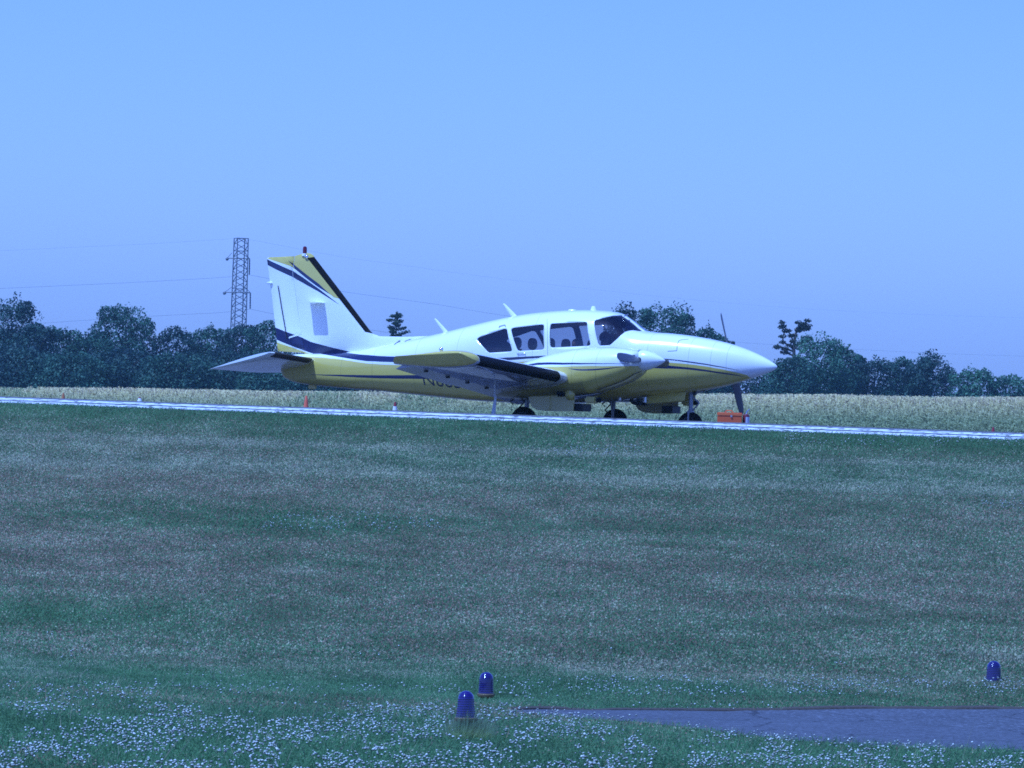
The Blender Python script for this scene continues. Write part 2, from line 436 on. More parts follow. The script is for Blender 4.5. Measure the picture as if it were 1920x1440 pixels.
# ---- fin and rudder: outline with thickness, cut into painted areas
def plate(name, outline, thick, mats, areas=(), parent=AC, y0=0, bev=.012, grid=.12):
    """outline (x,z) -> aerofoil-thin slab whose thickness follows the distance from the edge"""
    bm = bmesh.new()
    vs = [bm.verts.new((x, 0, z)) for x, z in outline]; bm.faces.new(vs)
    x0 = min(p[0] for p in outline); x1 = max(p[0] for p in outline); z0 = min(p[1] for p in outline); z1 = max(p[1] for p in outline)
    for c in np.arange(x0+grid, x1, grid): bmesh.ops.bisect_plane(bm, geom=bm.verts[:]+bm.edges[:]+bm.faces[:], plane_co=(c,0,0), plane_no=(1,0,0))
    for c in np.arange(z0+grid, z1, grid): bmesh.ops.bisect_plane(bm, geom=bm.verts[:]+bm.edges[:]+bm.faces[:], plane_co=(0,0,c), plane_no=(0,0,1))
    # inner offset rings for the rounded edge
    def dist(p):
        d = 9
        for i in range(len(outline)):
            a = Vector(outline[i]); b = Vector(outline[(i+1)%len(outline)]); ab = b-a; q = Vector((p.x, p.z))-a
            t = max(0, min(1, q.dot(ab)/ab.length_squared)) if ab.length > 1e-6 else 0
            d = min(d, (q-ab*t).length)
        return d
    bnd = [e for e in bm.edges if e.is_boundary]
    bmesh.ops.inset_region(bm, faces=bm.faces[:], thickness=bev, depth=0, use_even_offset=True)
    for i, poly in enumerate(areas):
        fs = cut_poly(bm, poly[1], lambda y: True)
        for f in fs: f.material_index = poly[0]
    bmesh.ops.triangulate(bm, faces=[f for f in bm.faces if len(f.verts) > 4])
    back = bmesh.ops.duplicate(bm, geom=bm.verts[:]+bm.edges[:]+bm.faces[:])
    bv = {v for v in back['geom'] if isinstance(v, bmesh.types.BMVert)}
    for v in bm.verts:
        d = dist(v.co); h = thick*min(1, d/.30)**.5 if d > 1e-4 else 0
        v.co.y = y0 + (h if v in bv else -h)
    bmesh.ops.remove_doubles(bm, verts=bm.verts[:], dist=1e-5)
    return bake(name, bm, mats, parent)
def P0(pts, y=0): return [A(a, b, y) for a, b in pts]
FINM = [M_white, M_yellow, M_navy, M_boot]
a_top = (1, P0([(507,480),(580,466),(600,480),(640,561),(628,558),(600,534),(570,515),(545,499),(502,485)]))
n_top = (2, P0([(498,486),(502,486.5),(530,499),(549,508),(570,520),(600,541),(640,572.5),(600,547),(570,530.5),(549,519.5),(500,496)]))
n_thin = (2, P0([(541,488),(555,498),(575,513),(600,532),(622,553),(597,537),(570,516.5),(555,505)]))
boot = (3, P0([(578,484),(596,480),(702,626),(686,622.5)]))
n_low = (2, P0([(514,613),(530,619),(560,630),(585,641),(630,653),(673,663),(673,680),(600,667),(570,657),(545,647.5),(514,635)]))
y_low = (1, P0([(514,640),(545,650),(575,661),(600,669),(600,672),(514,672)]))
fin_out = P0([(549,512),(553,480),(573,473.6),(583,475.5),(588,479),(591,484),(640,548),(694,620),(701,626.5),(712,630.5),(760,631.5),(803,630),(800,640),(760,652),(700,668),(600,672),(572,672),(560,590)])
fin = plate('tail_fin', fin_out, .055, FINM, [a_top, n_top, n_thin, boot, n_low, y_low])
rud_out = P0([(500.5,485),(503,482.5),(552.4,480.2),(548.4,512),(559.4,590),(571,661.5),(521,658.5),(517,620),(509,550)])
rud = plate('rudder', rud_out, .045, FINM, [a_top, n_top, n_thin, n_low, y_low])
bm = bmesh.new()
P = [(A(a,b)[0], -.052, A(a,b)[1]) for a, b in [(524,536),(532,585),(541,636)]]; tube(bm, P, .008, 6); bake('trim_tab_hinge', bm, M_dark, rud)
bm = bmesh.new(); P = [(A(a,b)[0], y, A(a,b)[1]) for a, b, y in [(545,634,-.05),(548,633,-.09),(567,627,-.09),(568,626.5,-.06)]]; tube(bm, P, .013, 8); bake('tab_pushrod', bm, M_white, rud)
bm = bmesh.new(); x, z = A(507.5,530.5); lathe(bm, [(.004,-.06),(.018,-.04),(.022,0),(.016,.03),(.004,.05)], (x,-.03,z), 'x', 12); bake('hinge_fairing', bm, M_white, rud)
# horizontal navigation aerials on both fin faces
for s in (-1, 1):
    bm = bmesh.new()
    xa, z = A(584,567.5); xb, _ = A(612,565.5)
    loops = []
    for y, sh, ch in ((0,0,1),(.10,0,1),(.205,-.012,1),(.222,-.014,.95)):
        l = []
        for k in range(14):
            a = 2*math.pi*k/14
            l.append(((xa+xb)/2+sh+(xb-xa)/2*ch*math.copysign(abs(math.cos(a))**.35, math.cos(a)), s*(.05+y), z+.014*math.sin(a)))
        loops.append(l)
    loft(bm, loops); bake('navigation_aerial', bm, M_white, fin)
bm = bmesh.new(); x, z = A(571.5,473.5); lathe(bm, [(.05,-.06),(.045,-.015)], (x,0,z), n=16)
bc = bake('beacon_base', bm, M_white, fin)
bm = bmesh.new(); lathe(bm, [(.037,-.015),(.035,.08),(.027,.1),(.008,.107)], (x,0,z), n=18); bake('beacon_lens', bm, M_red, fin)
bm = bmesh.new(); x, z = A(577,481.5); bmesh.ops.create_uvsphere(bm, u_segments=12, v_segments=8, radius=.03, matrix=Matrix.Translation((x,-.045,z)) @ Matrix.Diagonal((1.3,.7,1,1))); bake('fin_lamp', bm, M_chrome, fin)
# blade aerials and roof fittings
def blade(name, base, tip, wb, wt, m=M_white, y=0, th=.014):
    bm = bmesh.new(); (x0,z0),(x1,z1) = A(*base), A(*tip); loops = []
    for t in (0,.5,.92,1):
        w = (wb+(wt-wb)*t)*(.6 if t == 1 else 1); c = (x0+(x1-x0)*t, z0+(z1-z0)*t)
        loops.append([(c[0]+w/2*math.cos(2*math.pi*k/12), y+th*(1-.4*t)*math.sin(2*math.pi*k/12), c[1]) for k in range(12)])
    loft(bm, loops); return bake(name, bm, m, AC)
blade('blade_aerial', (839,626), (815,597), .11, .05)
blade('blade_aerial', (968,597), (944,569), .13, .05)
blade('dome_aerial', (1113,584), (1113,574), .13, .06, th=.05)
blade('dome_aerial', (1073,585), (1073,580), .17, .13, th=.06)
bm = bmesh.new(); (x0,z0),(x1,z1) = A(1170,593,-.1), A(1178,589,-.1); tube(bm, [(x0,-.1,z0),(x1,-.1,z1)], .009, 8); bake('temperature_probe', bm, M_metal, AC)
bm = bmesh.new()
for a, b in (((741,646),(740,638)),((758,640),(760,636))):
    (x0,z0),(x1,z1) = A(*a,-.2), A(*b,-.2); tube(bm, [(x0,-fus_y(x0,z0)-.005,z0),(x1,-fus_y(x1,z1)-.01,z1)], .009, 6)
bake('dorsal_vents', bm, M_dark, AC)
# tail skid under the cone
bm = bmesh.new(); x, z = A(586,721); box(bm, (x,0,z-.02), (.16,.03,.12), bev=.012); bake('tail_skid', bm, M_yellow, AC)

# ---- stabilator
def mirror(o, name=None):
    me = o.data.copy(); bm = bmesh.new(); bm.from_mesh(me)
    for v in bm.verts: v.co.y = -v.co.y
    bmesh.ops.reverse_faces(bm, faces=bm.faces[:]); bm.to_mesh(me); bm.free()
    n = bpy.data.objects.new(name or o.name.split('.')[0], me); COL.objects.link(n); n.parent = o.parent
    for md in o.modifiers:
        k = n.modifiers.new(md.name, md.type)
    return n
AF = [] # unit aerofoil loop, TE -> top -> LE -> bottom (fraction, height as share of thickness)
def foil(frac0=0., frac1=1., n=16, camber=.45):
    """closed loop between chord fractions; top factor, bottom factor of thickness t"""
    def th(s): return 5*(.2969*math.sqrt(max(s,0))-.1260*s-.3516*s*s+.2843*s**3-.1036*s**4)
    ss = [frac0+(frac1-frac0)*(1-math.cos(math.pi*i/n))/2 if frac0 == 0 and frac1 < .3 else frac0+(frac1-frac0)*(i/n)**(1.7 if frac0 == 0 else 1) for i in range(n+1)]
    top = [(s, th(s)*(1+camber)/1.0) for s in ss][::-1]
    bot = [(s, -th(s)*(1-camber)) for s in ss]
    if frac0 == 0: bot = bot[1:]
    if frac1 == 1: bot = bot[:-1]
    return top+bot
def section(LE, TE, y, t, f0=0., f1=1., camber=.45, grow=0., n=16, defl=0.):
    (xl,zl),(xt,zt) = LE, TE; c = math.hypot(xl-xt, zl-zt); dx, dz = (xt-xl)/c, (zt-zl)/c
    out = []
    for s, h in foil(f0, f1, n, camber):
        hh = h*t*c/1.0; sx = s*c
        if grow: hh += math.copysign(grow, h) if s > 0.001 else 0; sx -= grow
        ax, az = sx, hh
        if defl and s > f0:
            ang = defl; r = sx-f0*c; ax = f0*c + r*math.cos(ang)+hh*math.sin(ang)*0; az = hh - r*math.sin(ang)
        out.append((xl+dx*ax - dz*az, y, zl+dz*ax + dx*-az if False else zl+dz*ax - dx*az))
    return out
SLt, STt = A(511,661,-1.88), A(392,691.5,-1.88); SLr, STr = A(589,675,-.18), A(470,698,-.18)
def lerp2(a, b, t): return (a[0]+(b[0]-a[0])*t, a[1]+(b[1]-a[1])*t)
bm = bmesh.new(); loops = []
for t, sh in ((0,0),(.5,0),(.9,0),(.97,.02),(1.0,.07)):
    LE, TE = lerp2(SLr, SLt, t), lerp2(STr, STt, t)
    LE = (LE[0]-sh*.9, LE[1]); TE = (TE[0]+sh*.2, TE[1])
    loops.append(section(LE, TE, -.18-1.70*t, .10*(1 if t < .97 else .8 if t < 1 else .35), camber=0))
loft(bm, loops); st = bake('stabilator', bm, M_white, AC); mirror(st)
bm = bmesh.new(); loops = [section(lerp2(SLr,SLt,t), lerp2(STr,STt,t), -.18-1.70*t, .10, 0, .07, 0, .003) for t in (.05,.5,.93)]
loft(bm, loops); sb = bake('stabilator_boot', bm, mat('brown_boot', (.03,.022,.02), .6), AC); mirror(sb)
bm = bmesh.new()
loops = [section(lerp2(SLr,SLt,t), lerp2(STr,STt,t), -.18-1.70*t, .10, 0, 1, 0) for t in (0,)]
# carry-through between the halves
loft(bm, [section(SLr, STr, y, .10, 0, 1, 0) for y in (-.18, .18)]); bake('stabilator_centre', bm, M_white, AC)

# ---- wings
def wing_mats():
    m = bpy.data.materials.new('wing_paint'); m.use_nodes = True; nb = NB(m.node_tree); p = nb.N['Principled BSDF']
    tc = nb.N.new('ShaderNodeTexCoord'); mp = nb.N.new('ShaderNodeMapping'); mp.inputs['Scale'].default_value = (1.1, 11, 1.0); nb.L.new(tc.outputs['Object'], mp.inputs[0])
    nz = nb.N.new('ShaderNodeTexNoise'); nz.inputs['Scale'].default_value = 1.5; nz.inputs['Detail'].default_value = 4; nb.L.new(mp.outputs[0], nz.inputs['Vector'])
    refl_f = nb.math('MULTIPLY_ADD', nz.outputs['Fac'], 4.0, -1.5); refl_f = nb.math('MINIMUM', nb.math('MAXIMUM', refl_f, 0), 1)
    col = nb.mix(refl_f, (.24,.25,.30), (.90,.90,.93)); nb.L.new(col, p.inputs['Base Color'])  # streaky reflections on the underside, painted into the base colour
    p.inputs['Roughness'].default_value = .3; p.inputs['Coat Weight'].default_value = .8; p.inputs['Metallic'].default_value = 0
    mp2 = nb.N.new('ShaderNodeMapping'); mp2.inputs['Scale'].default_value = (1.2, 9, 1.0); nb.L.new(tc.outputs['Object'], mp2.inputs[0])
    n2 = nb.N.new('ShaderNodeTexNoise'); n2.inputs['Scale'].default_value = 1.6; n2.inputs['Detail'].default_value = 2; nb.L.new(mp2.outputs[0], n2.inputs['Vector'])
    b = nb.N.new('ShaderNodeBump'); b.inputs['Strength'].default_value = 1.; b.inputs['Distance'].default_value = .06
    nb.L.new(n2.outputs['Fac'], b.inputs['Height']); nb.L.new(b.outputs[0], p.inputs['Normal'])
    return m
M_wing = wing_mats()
YT, YR = -5.42, -2.2
WLt, WTt = A(899,677.5,YT), A(741,683,YT)
WLr = A(1063,711,YR)
chord = WLt[0]-WTt[0]
# keep the tip's incidence all along the span
WTr = (WLr[0]-chord*1.06, WLr[1]-(WLt[1]-WTt[1])-.13)
print('AIRCRAFT tip LE', WLt, 'TE', WTt, 'root LE', WLr, 'chord', chord, 'TE px target', A(884,735,YR), 'len', XMAX-XMIN)
def wing_le(y): t = (y-YR)/(YT-YR); return lerp2(WLr, WLt, t)
def wing_te(y): t = (y-YR)/(YT-YR); return lerp2(WTr, WTt, t)
TK = .18
bm = bmesh.new()
ys = [-.3,-1.2,-2.2,-3.0,-3.8,-4.6,YT]
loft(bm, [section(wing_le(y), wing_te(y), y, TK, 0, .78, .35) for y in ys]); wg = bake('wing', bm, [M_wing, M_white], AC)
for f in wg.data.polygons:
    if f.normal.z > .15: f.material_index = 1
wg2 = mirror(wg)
bm = bmesh.new(); loops = []
for dy, k, up in ((0,1,0),(-.06,.95,.004),(-.12,.80,.02),(-.175,.52,.055),(-.205,.22,.09),(-.215,.08,.10)):
    y = YT+dy; LE, TE = wing_le(y), wing_te(y)
    sh = (1-k)*.16; LE = (LE[0]-sh*1.6, LE[1]+up); TE = (TE[0]+sh*.7, TE[1]+up)
    loops.append(section(LE, TE, y, TK*k, 0, 1, .35+.6*(1-k)))
loft(bm, loops); wt = bake('wing_tip', bm, [M_yellow, M_grey], wg)
for f in wt.data.polygons:
    if f.normal.z < -.5 and abs(f.center.y) < abs(YT)+.06: f.material_index = 1
tp2 = mirror(wt); tp2.parent = wg2
bm = bmesh.new(); x, z = wing_le(YT); bmesh.ops.create_uvsphere(bm, u_segments=12, v_segments=8, radius=.032, matrix=Matrix.Translation((x-chord*.42, YT-.1, z+chord*TK*.62))); o = bake('navigation_lamp', bm, M_chrome, wg); mirror(o).parent = wg2
bm = bmesh.new()
loft(bm, [section(wing_le(y), wing_te(y), y, TK, 0, .05, .35, .004) for y in (-2.46,-3.4,-4.4,YT+.02)]); o = bake('deicing_boot', bm, M_boot, wg); mirror(o).parent = wg2
bm = bmesh.new()
loft(bm, [section(wing_le(y), wing_te(y), y, TK, .785, 1, .35, 0, 8, R(13)) for y in (-3.36,-4.4,YT+.01)]); o = bake('aileron', bm, M_grey, wg)
mirror(o).parent = wg2
bm = bmesh.new()
loft(bm, [section(wing_le(y), wing_te(y), y, TK, .785, 1, .35, 0, 8, R(10)) for y in (-.66,-2.0,-3.34)]); o = bake('flap', bm, M_grey, wg)
mirror(o).parent = wg2
bm = bmesh.new()
bm.free()
for y in (-2.62,-3.36,-4.1,-4.9):
    bm = bmesh.new()
    LE, TE = wing_le(y), wing_te(y); x = LE[0]+(TE[0]-LE[0])*.80; z = LE[1]+(TE[1]-LE[1])*.80 - .045
    box(bm, (x,y,z-.008), (.075,.014,.035), bev=.004)
    o = bake('hinge_bracket', bm, M_dark, wg); mirror(o).parent = wg2
# pale strap hanging from the wing's tie-down ring
bm = bmesh.new(); ystr = -3.0
pts = [(928,707),(927.5,722),(927,738),(929,745),(927,760),(924.5,779),(924,800)]
loops = []
for i, (a, b) in enumerate(pts):
    x, z = A(a, b, ystr); w = (.012,.014,.01,.018,.028,.038,.036)[i]
    loops.append([(x-w,ystr-.003,z),(x+w,ystr-.003,z),(x+w,ystr+.003,z),(x-w,ystr+.003,z)])
loft(bm, loops); bake('tie_down_strap', bm, mat('pale_strap', (.88,.9,.92), .6), wg, smooth=False)

# ---- engine nacelles
YN = -1.735
NS = [(1205,663,695,.20,2.2,2.2),(1203,660,700,.28,2.4,2.4),(1197,657,706,.345,2.5,2.5),(1186,654.5,714,.39,2.5,2.6),(1168,652,722,.42,2.5,2.7),(1150,651.2,728.5,.435,2.5,2.8),(1120,652,738,.445,2.5,2.8),
      (1090,654,743,.44,2.5,2.8),(1057,659.5,746.5,.43,2.4,2.7),(1030,666,748.5,.42,2.3,2.6),(1000,675.5,750,.38,2.2,2.5),(970,685,749,.31,2.1,2.3),(940,694,745,.21,2,2),(918,702,738,.10,2,2),(905,708,733,.02,2,2)]
nx, n_t, n_b, n_w, n1, n2 = [], [], [], [], [], []
for px, t, b, w, a1, a2 in NS[::-1]:
    x, zt = A(px, t, YN); _, zb = A(px, b, YN); nx.append(x); n_t.append(zt); n_b.append(zb); n_w.append(w); n1.append(a1); n2.append(a2)
def nac_at(x): return [float(pchip(nx, q, np.array(x))) for q in (n_t, n_b, n_w, n1, n2)]
def npts(pp): 
    return curve_pts(pp, -2.13)
nlow = npts([(940,684),(993,687),(1040,687.7),(1092,686.3),(1163,686.3),(1210,686.3)])
nup1 = npts([(940,690),(990,682),(1010,679.5),(1060,680),(1120,681),(1175,681.6)])
nlo1 = npts([(940,694),(990,686),(1010,684.3),(1060,683.7),(1120,682.8),(1175,682.2)])
nup2 = npts([(1068,691),(1092,692.3),(1128,690.8),(1166,687.6)])
nlo2 = npts([(1068,691.5),(1092,695),(1128,693.6),(1166,688.2)])
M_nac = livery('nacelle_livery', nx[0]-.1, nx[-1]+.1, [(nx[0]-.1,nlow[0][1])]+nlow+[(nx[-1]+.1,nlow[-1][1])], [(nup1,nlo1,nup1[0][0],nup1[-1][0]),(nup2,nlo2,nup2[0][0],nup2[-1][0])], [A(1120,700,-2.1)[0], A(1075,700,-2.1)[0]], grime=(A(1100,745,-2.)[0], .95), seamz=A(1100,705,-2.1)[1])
bm = bmesh.new()
xsn = np.concatenate([np.linspace(nx[0], nx[-4], 50)[:-1], np.linspace(nx[-4], nx[-1], 12)])
loft(bm, [ring_pts(x, YN, *nac_at(x), N=48) for x in xsn])
nac = bake('engine_nacelle', bm, M_nac, AC); nac2 = mirror(nac)
def both(o):
    c = mirror(o)
    if o.parent == nac: c.parent = nac2
    return c
HX, HZ = A(1203, 675.3, YN)
# air inlets either side of the spinner
for s in (-1, 1):
    bm = bmesh.new()
    for i, (xo, sc) in enumerate(((.02,1.),)):
        c = Vector((HX-.035, YN+s*.235, HZ+.005)); 
        loft(bm, [[(c.x+dx, c.y+.085*k*math.cos(a)+ (0), c.z+.075*k*math.sin(a)) for a in [2*math.pi*j/16 for j in range(16)]] for dx, k in ((-.03,1),(.0,1.05),(.028,1.0),(.02,.82),(-.01,.8))])
    o = bake('air_inlet', bm, M_black, nac); both(o)
bm = bmesh.new()   # side louvre behind the propeller
x, z = A(1167,670,-2.14); box(bm, (x, YN-.388, z), (.15,.05,.13), Matrix.Rotation(R(-6),3,'Z'), bev=.02)
o = bake('side_inlet', bm, mat('inlet_grey', (.035,.035,.04), .7), nac); both(o)
# spinner and propeller
def propeller(side, blade_dir):
    y = YN*(-side) if False else side*abs(YN)
    bm = bmesh.new()
    lathe(bm, [(.155,-.03),(.165,.0),(.166,.05),(.155,.12),(.125,.21),(.085,.30),(.045,.37),(.015,.41),(.003,.418)], (HX,y,HZ), 'x', 36)
    sp = bake('spinner', bm, M_white, AC)
    bm = bmesh.new(); lathe(bm, [(.168,-.03),(.17,-.028),(.17,-.012),(.168,-.01)], (HX,y,HZ), 'x', 36); bake('spinner_backplate', bm, M_chrome, sp)
    for s in (1, -1):
        d = Vector((0, blade_dir[0], blade_dir[1])).normalized()*s; tn = Vector((1,0,0)).cross(d)
        bm = bmesh.new(); loops = []
        for r, w, tw, th in ((.08,.03,40,.028),(.16,.035,42,.026),(.24,.06,40,.022),(.4,.078,32,.016),(.6,.08,24,.012),(.8,.074,18,.009),(.92,.062,15,.007),(.975,.03,14,.005)):
            c = Vector((HX+.03, y, HZ)) + d*r; ca, sa = math.cos(R(tw)), math.sin(R(tw))
            cd = tn*ca + Vector((1,0,0))*sa; nd = Vector((1,0,0))*ca - tn*sa
            loops.append([tuple(c + cd*w*math.cos(2*math.pi*k/12) + nd*th*math.sin(2*math.pi*k/12)) for k in range(12)])
        loft(bm, loops); bake('propeller_blade', bm, mat('blade_grey', (.13,.13,.15), .35, .5, var=.2), sp)
        bm = bmesh.new(); c = Vector((HX+.03, y, HZ))+d*.150
        bmesh.ops.create_uvsphere(bm, u_segments=14, v_segments=8, radius=.042, matrix=Matrix.Translation(c)); bake('blade_root', bm, M_dark, sp)
    return sp
propeller(-1, (.99,-.04))
propeller(1, (.55,-.91))
# exhausts, scoops, hoses under the cowl
bm = bmesh.new(); x, z = A(1105,750,-2.0); xb, _ = A(1098,750,-2.0)
box(bm, (x-.02,-1.86,z), (.20,.17,.11), bev=.025); o = bake('exhaust_shroud', bm, M_yellow, nac); both(o)
bm = bmesh.new(); lathe(bm, [(.04,0),(.045,.05),(.045,.09),(.036,.09),(.034,.02)], (x+.05,-1.88,z+.005), 'x', 16); o = bake('exhaust_pipe', bm, M_black, nac); both(o)
bm = bmesh.new(); x, z = A(1063,739,-2.14)
bmesh.ops.create_uvsphere(bm, u_segments=18, v_segments=12, radius=1, matrix=Matrix.Translation((x,-2.03,z)) @ Matrix.Diagonal((.085,.08,.095,1))); o = bake('oil_cooler_scoop', bm, M_yellow, nac); both(o)
bm = bmesh.new(); x, z = A(1047,737,-2.14); lathe(bm, [(.06,-.05),(.05,.05)], (x,-2.04,z), 'x', 14); o = bake('scoop_outlet', bm, M_black, nac); both(o)
# cowl lower lip seam
bm = bmesh.new(); P = []
for px, py in ((1196,704),(1185,714),(1172,721.5),(1156,727.5),(1140,732),(1119,738)):
    x, z = A(px, py, -2.0); t,b,w,_,_ = nac_at(min(x,nx[-1]-.01)); P.append((x, YN-w*.62, max(z, b+.012)))
tube(bm, P, .006, 6); o = bake('cowl_seam', bm, M_dark, nac); both(o)

# ---- main landing gear
def wheel(parent, c, r, w):
    bm = bmesh.new(); lathe(bm, [(r*.55,-w*.42),(r*.8,-w*.5),(r*.95,-w*.36),(r,-w*.12),(r,w*.12),(r*.95,w*.36),(r*.8,w*.5),(r*.55,w*.42)], c, 'y', 36)
    wh = bake('wheel', bm, M_tyre, parent)
    bm = bmesh.new(); lathe(bm, [(.02,-w*.46),(r*.3,-w*.47),(r*.36,-w*.40),(r*.54,-w*.40),(r*.57,-w*.44),(r*.57,w*.44),(r*.3,w*.47),(.02,w*.46)], c, 'y', 28)
    bake('wheel_rim', bm, M_wheelhub, wh); return wh
GR = .215
for s in (-1, 1):
    y = s*1.72
    x0 = 0.0
    xt, zt = A(981, 742, -1.72)
    bm = bmesh.new(); tube(bm, [(x0,y+.10*-s,.24),(x0,y+.10*-s,.50)], .028, 12); tube(bm, [(x0,y+.10*-s,.42),(x0+.01,y+.10*-s,.80)], .042, 12)
    tube(bm, [(x0,y+.10*-s,GR),(x0,y-.02*s,GR)], .024, 10); box(bm, (x0,y+.1*-s,.24), (.07,.05,.09), bev=.015)
    leg = bake('main_gear_leg', bm, M_strut, AC)
    bm = bmesh.new(); tube(bm, [(x0-.03,y+.1*-s,.30),(x0-.15,y+.1*-s,.40),(x0-.03,y+.1*-s,.52)], .014, 8); bake('torque_link', bm, M_dark, leg)
    bm = bmesh.new(); tube(bm, [(x0-.02,y+.06*-s,.52),(x0-.34,y+.06*-s,.64),(x0-.42,y+.06*-s,.70)], .022, 8); tube(bm, [(x0-.08,y-.0,.62),(x0-.26,y,.50),(x0-.2,y,.46)], .012, 8); box(bm, (x0-.30,y,.62), (.16,.03,.05), Matrix.Rotation(R(20),3,'Y'), bev=.01); bake('drag_brace', bm, M_dark, leg)
    wheel(leg, (x0,y,GR), GR, .17)
    # door hanging beside the wheel bay, deepest near its middle
    yd = y+s*.26
    top = [A(a,b,-1.98) for a,b in ((975,744),(1010,746),(1045,746),(1080,745))]
    pr = [A(a,b,-1.98) for a,b in ((996,758),(1000,764),(1008,768.5),(1028,771),(1055,771.5),(1076,771),(1078,746),(1040,740),(1005,742),(992,745))]
    bm = bmesh.new()
    loft(bm, [[(x,yd+o_+.05*s*(0.5-max(0,z-.3)),z) for x,z in pr] for o_ in (-.012,.012)])
    bake('gear_door', bm, M_yellow, AC)
    bm = bmesh.new(); x, z = A(1086,764,-1.8)
    box(bm, (x,y-.0,z), (.20,.34,.125), bev=.008); bake('gear_bay_panel', bm, M_dark, AC)
# ---- nose gear
NXp = A(1296,800,0)[0]
bm = bmesh.new(); xg, zg = NXp-.02, .205
tube(bm, [(xg,0,.44),(xg-.01,0,.95)], .036, 12); box(bm, (xg,0,.43), (.08,.17,.05), bev=.015)
for s in (-1, 1): tube(bm, [(xg,.085*s,.43),(xg+.0,.085*s,.21)], .017, 8)
ng = bake('nose_gear_leg', bm, M_strut, AC)
bm = bmesh.new(); tube(bm, [(xg+.03,0,.68),(xg+.15,0,.575),(xg+.04,0,.46)], .015, 8); bake('torque_link', bm, M_strut, ng)
bm = bmesh.new(); lathe(bm, [(.03,-.03),(.035,0),(.03,.03)], (xg+.09,-.06,.74), 'x', 12); box(bm, (xg+.14,0,.80), (.22,.05,.05), bev=.01); bake('steering_unit', bm, M_dark, ng)
wheel(ng, (xg,0,GR), GR, .15)
bm = bmesh.new()
for s in (-1, 1):
    pr = [A(a,b,-.2) for a,b in ((1206,752),(1212,757),(1283,751),(1286,735),(1250,738),(1206,744))]
    loft(bm, [[(x, s*.2+o_, z) for x, z in pr] for o_ in (-.01,.01)])
bake('nose_gear_doors', bm, M_yellow, AC)
bm = bmesh.new(); x, z = A(1207,750,-.3); lathe(bm, [(.035,-.04),(.035,.05)], (x,-.25,z), 'z', 12); bake('belly_drain', bm, M_metal, AC); bm = bmesh.new(); x, z = A(1162,747,-.3); lathe(bm, [(.03,-.03),(.03,.04)], (x,-.3,z), 'z', 12); bake('belly_drain', bm, M_metal, AC)

# ---- cabin interior
def seat(x, y, z0, s=1.):
    bm = bmesh.new()
    box(bm, (x+.18,y,z0+.06), (.46,.44,.14), bev=.05); box(bm, (x-.08,y,z0+.36), (.14,.44,.56), Matrix.Rotation(R(-10),3,'Y'), bev=.05)
    st_ = bake('cabin_seat', bm, M_seat, AC)
    bm = bmesh.new(); tube(bm, [(x-.14,y,z0+.62),(x-.15,y,z0+.7)], .02, 6)
    hr = bmesh.ops.create_uvsphere(bm, u_segments=24, v_segments=16, radius=1.)
    for v in hr['verts']:
        c = v.co; p = (abs(c.x)**2.6+abs(c.y)**2.6+abs(c.z)**2.6)**(-1/2.6); v.co = Vector((x-.16+c.x*p*.055, y+c.y*p*.125, z0+.77+c.z*p*.10))
    bake('headrest', bm, M_seat, st_)
zf = A(1060,735)[1]
sx1 = A(1112,640)[0]; sx2 = A(1068,640)[0]; sx3 = A(1000,640)[0]
zs = A(1010,646,0)[1]-.76
for x in (sx1, sx2-.05, sx3):
    for s in (-1,1): seat(x, s*.29, zs)
bm = bmesh.new(); x, z = A(1172,628); box(bm, (x-.05,0,z-.2), (.10,1.0,.42), bev=.03); bake('instrument_panel', bm, M_dark, AC)
bm = bmesh.new(); x, z = A(1150,628); yk=.3
tube(bm, [(x+.12,yk,z-.1),(x,yk,z-.06)], .014, 8); tube(bm, [(x,yk-.13,z+.03),(x,yk-.12,z-.06),(x,yk+.12,z-.06),(x,yk+.13,z+.03)], .014, 8); bake('control_yoke', bm, M_dark, AC)
bm = bmesh.new(); box(bm, (A(930,655)[0]+.1,0,A(930,655)[1]-.15), (.5,.9,.35), bev=.06); bake('rear_bench', bm, M_seat, AC)

# ---- pilot
def to_world(x, y, z): return (OX + x*CT + y*ST, OY - x*ST + y*CT, OZ+z)
px0 = sx1+.1; pz0 = zs+.17
PIL = empty('person', to_world(px0, .29, pz0), -TH)
tag(PIL, 'pilot in a pale shirt sitting behind the windscreen, hands on the yoke', 'person')
joints = {}; J = []; E = []; RD = []; 
def jn(n, p, r, par=None):
    joints[n] = len(J); J.append(p); RD.append(r)
    if par: E.append((joints[par], joints[n]))
jn('pelvis',(0,0,.02),.14); jn('waist',(-.03,0,.18),.13,'pelvis'); jn('chest',(-.05,0,.38),.15,'waist'); jn('neckb',(-.05,0,.50),.07,'chest'); jn('neck',(-.03,0,.57),.052,'neckb')
jn('headl',(-.01,0,.64),.075,'neck'); jn('headu',(-.015,0,.73),.088,'headl'); jn('crown',(-.02,0,.79),.06,'headu'); jn('nose',(.085,0,.675),.012,'headl')
jn('knee_dummy',(.0,0,-.04),.13,'pelvis')
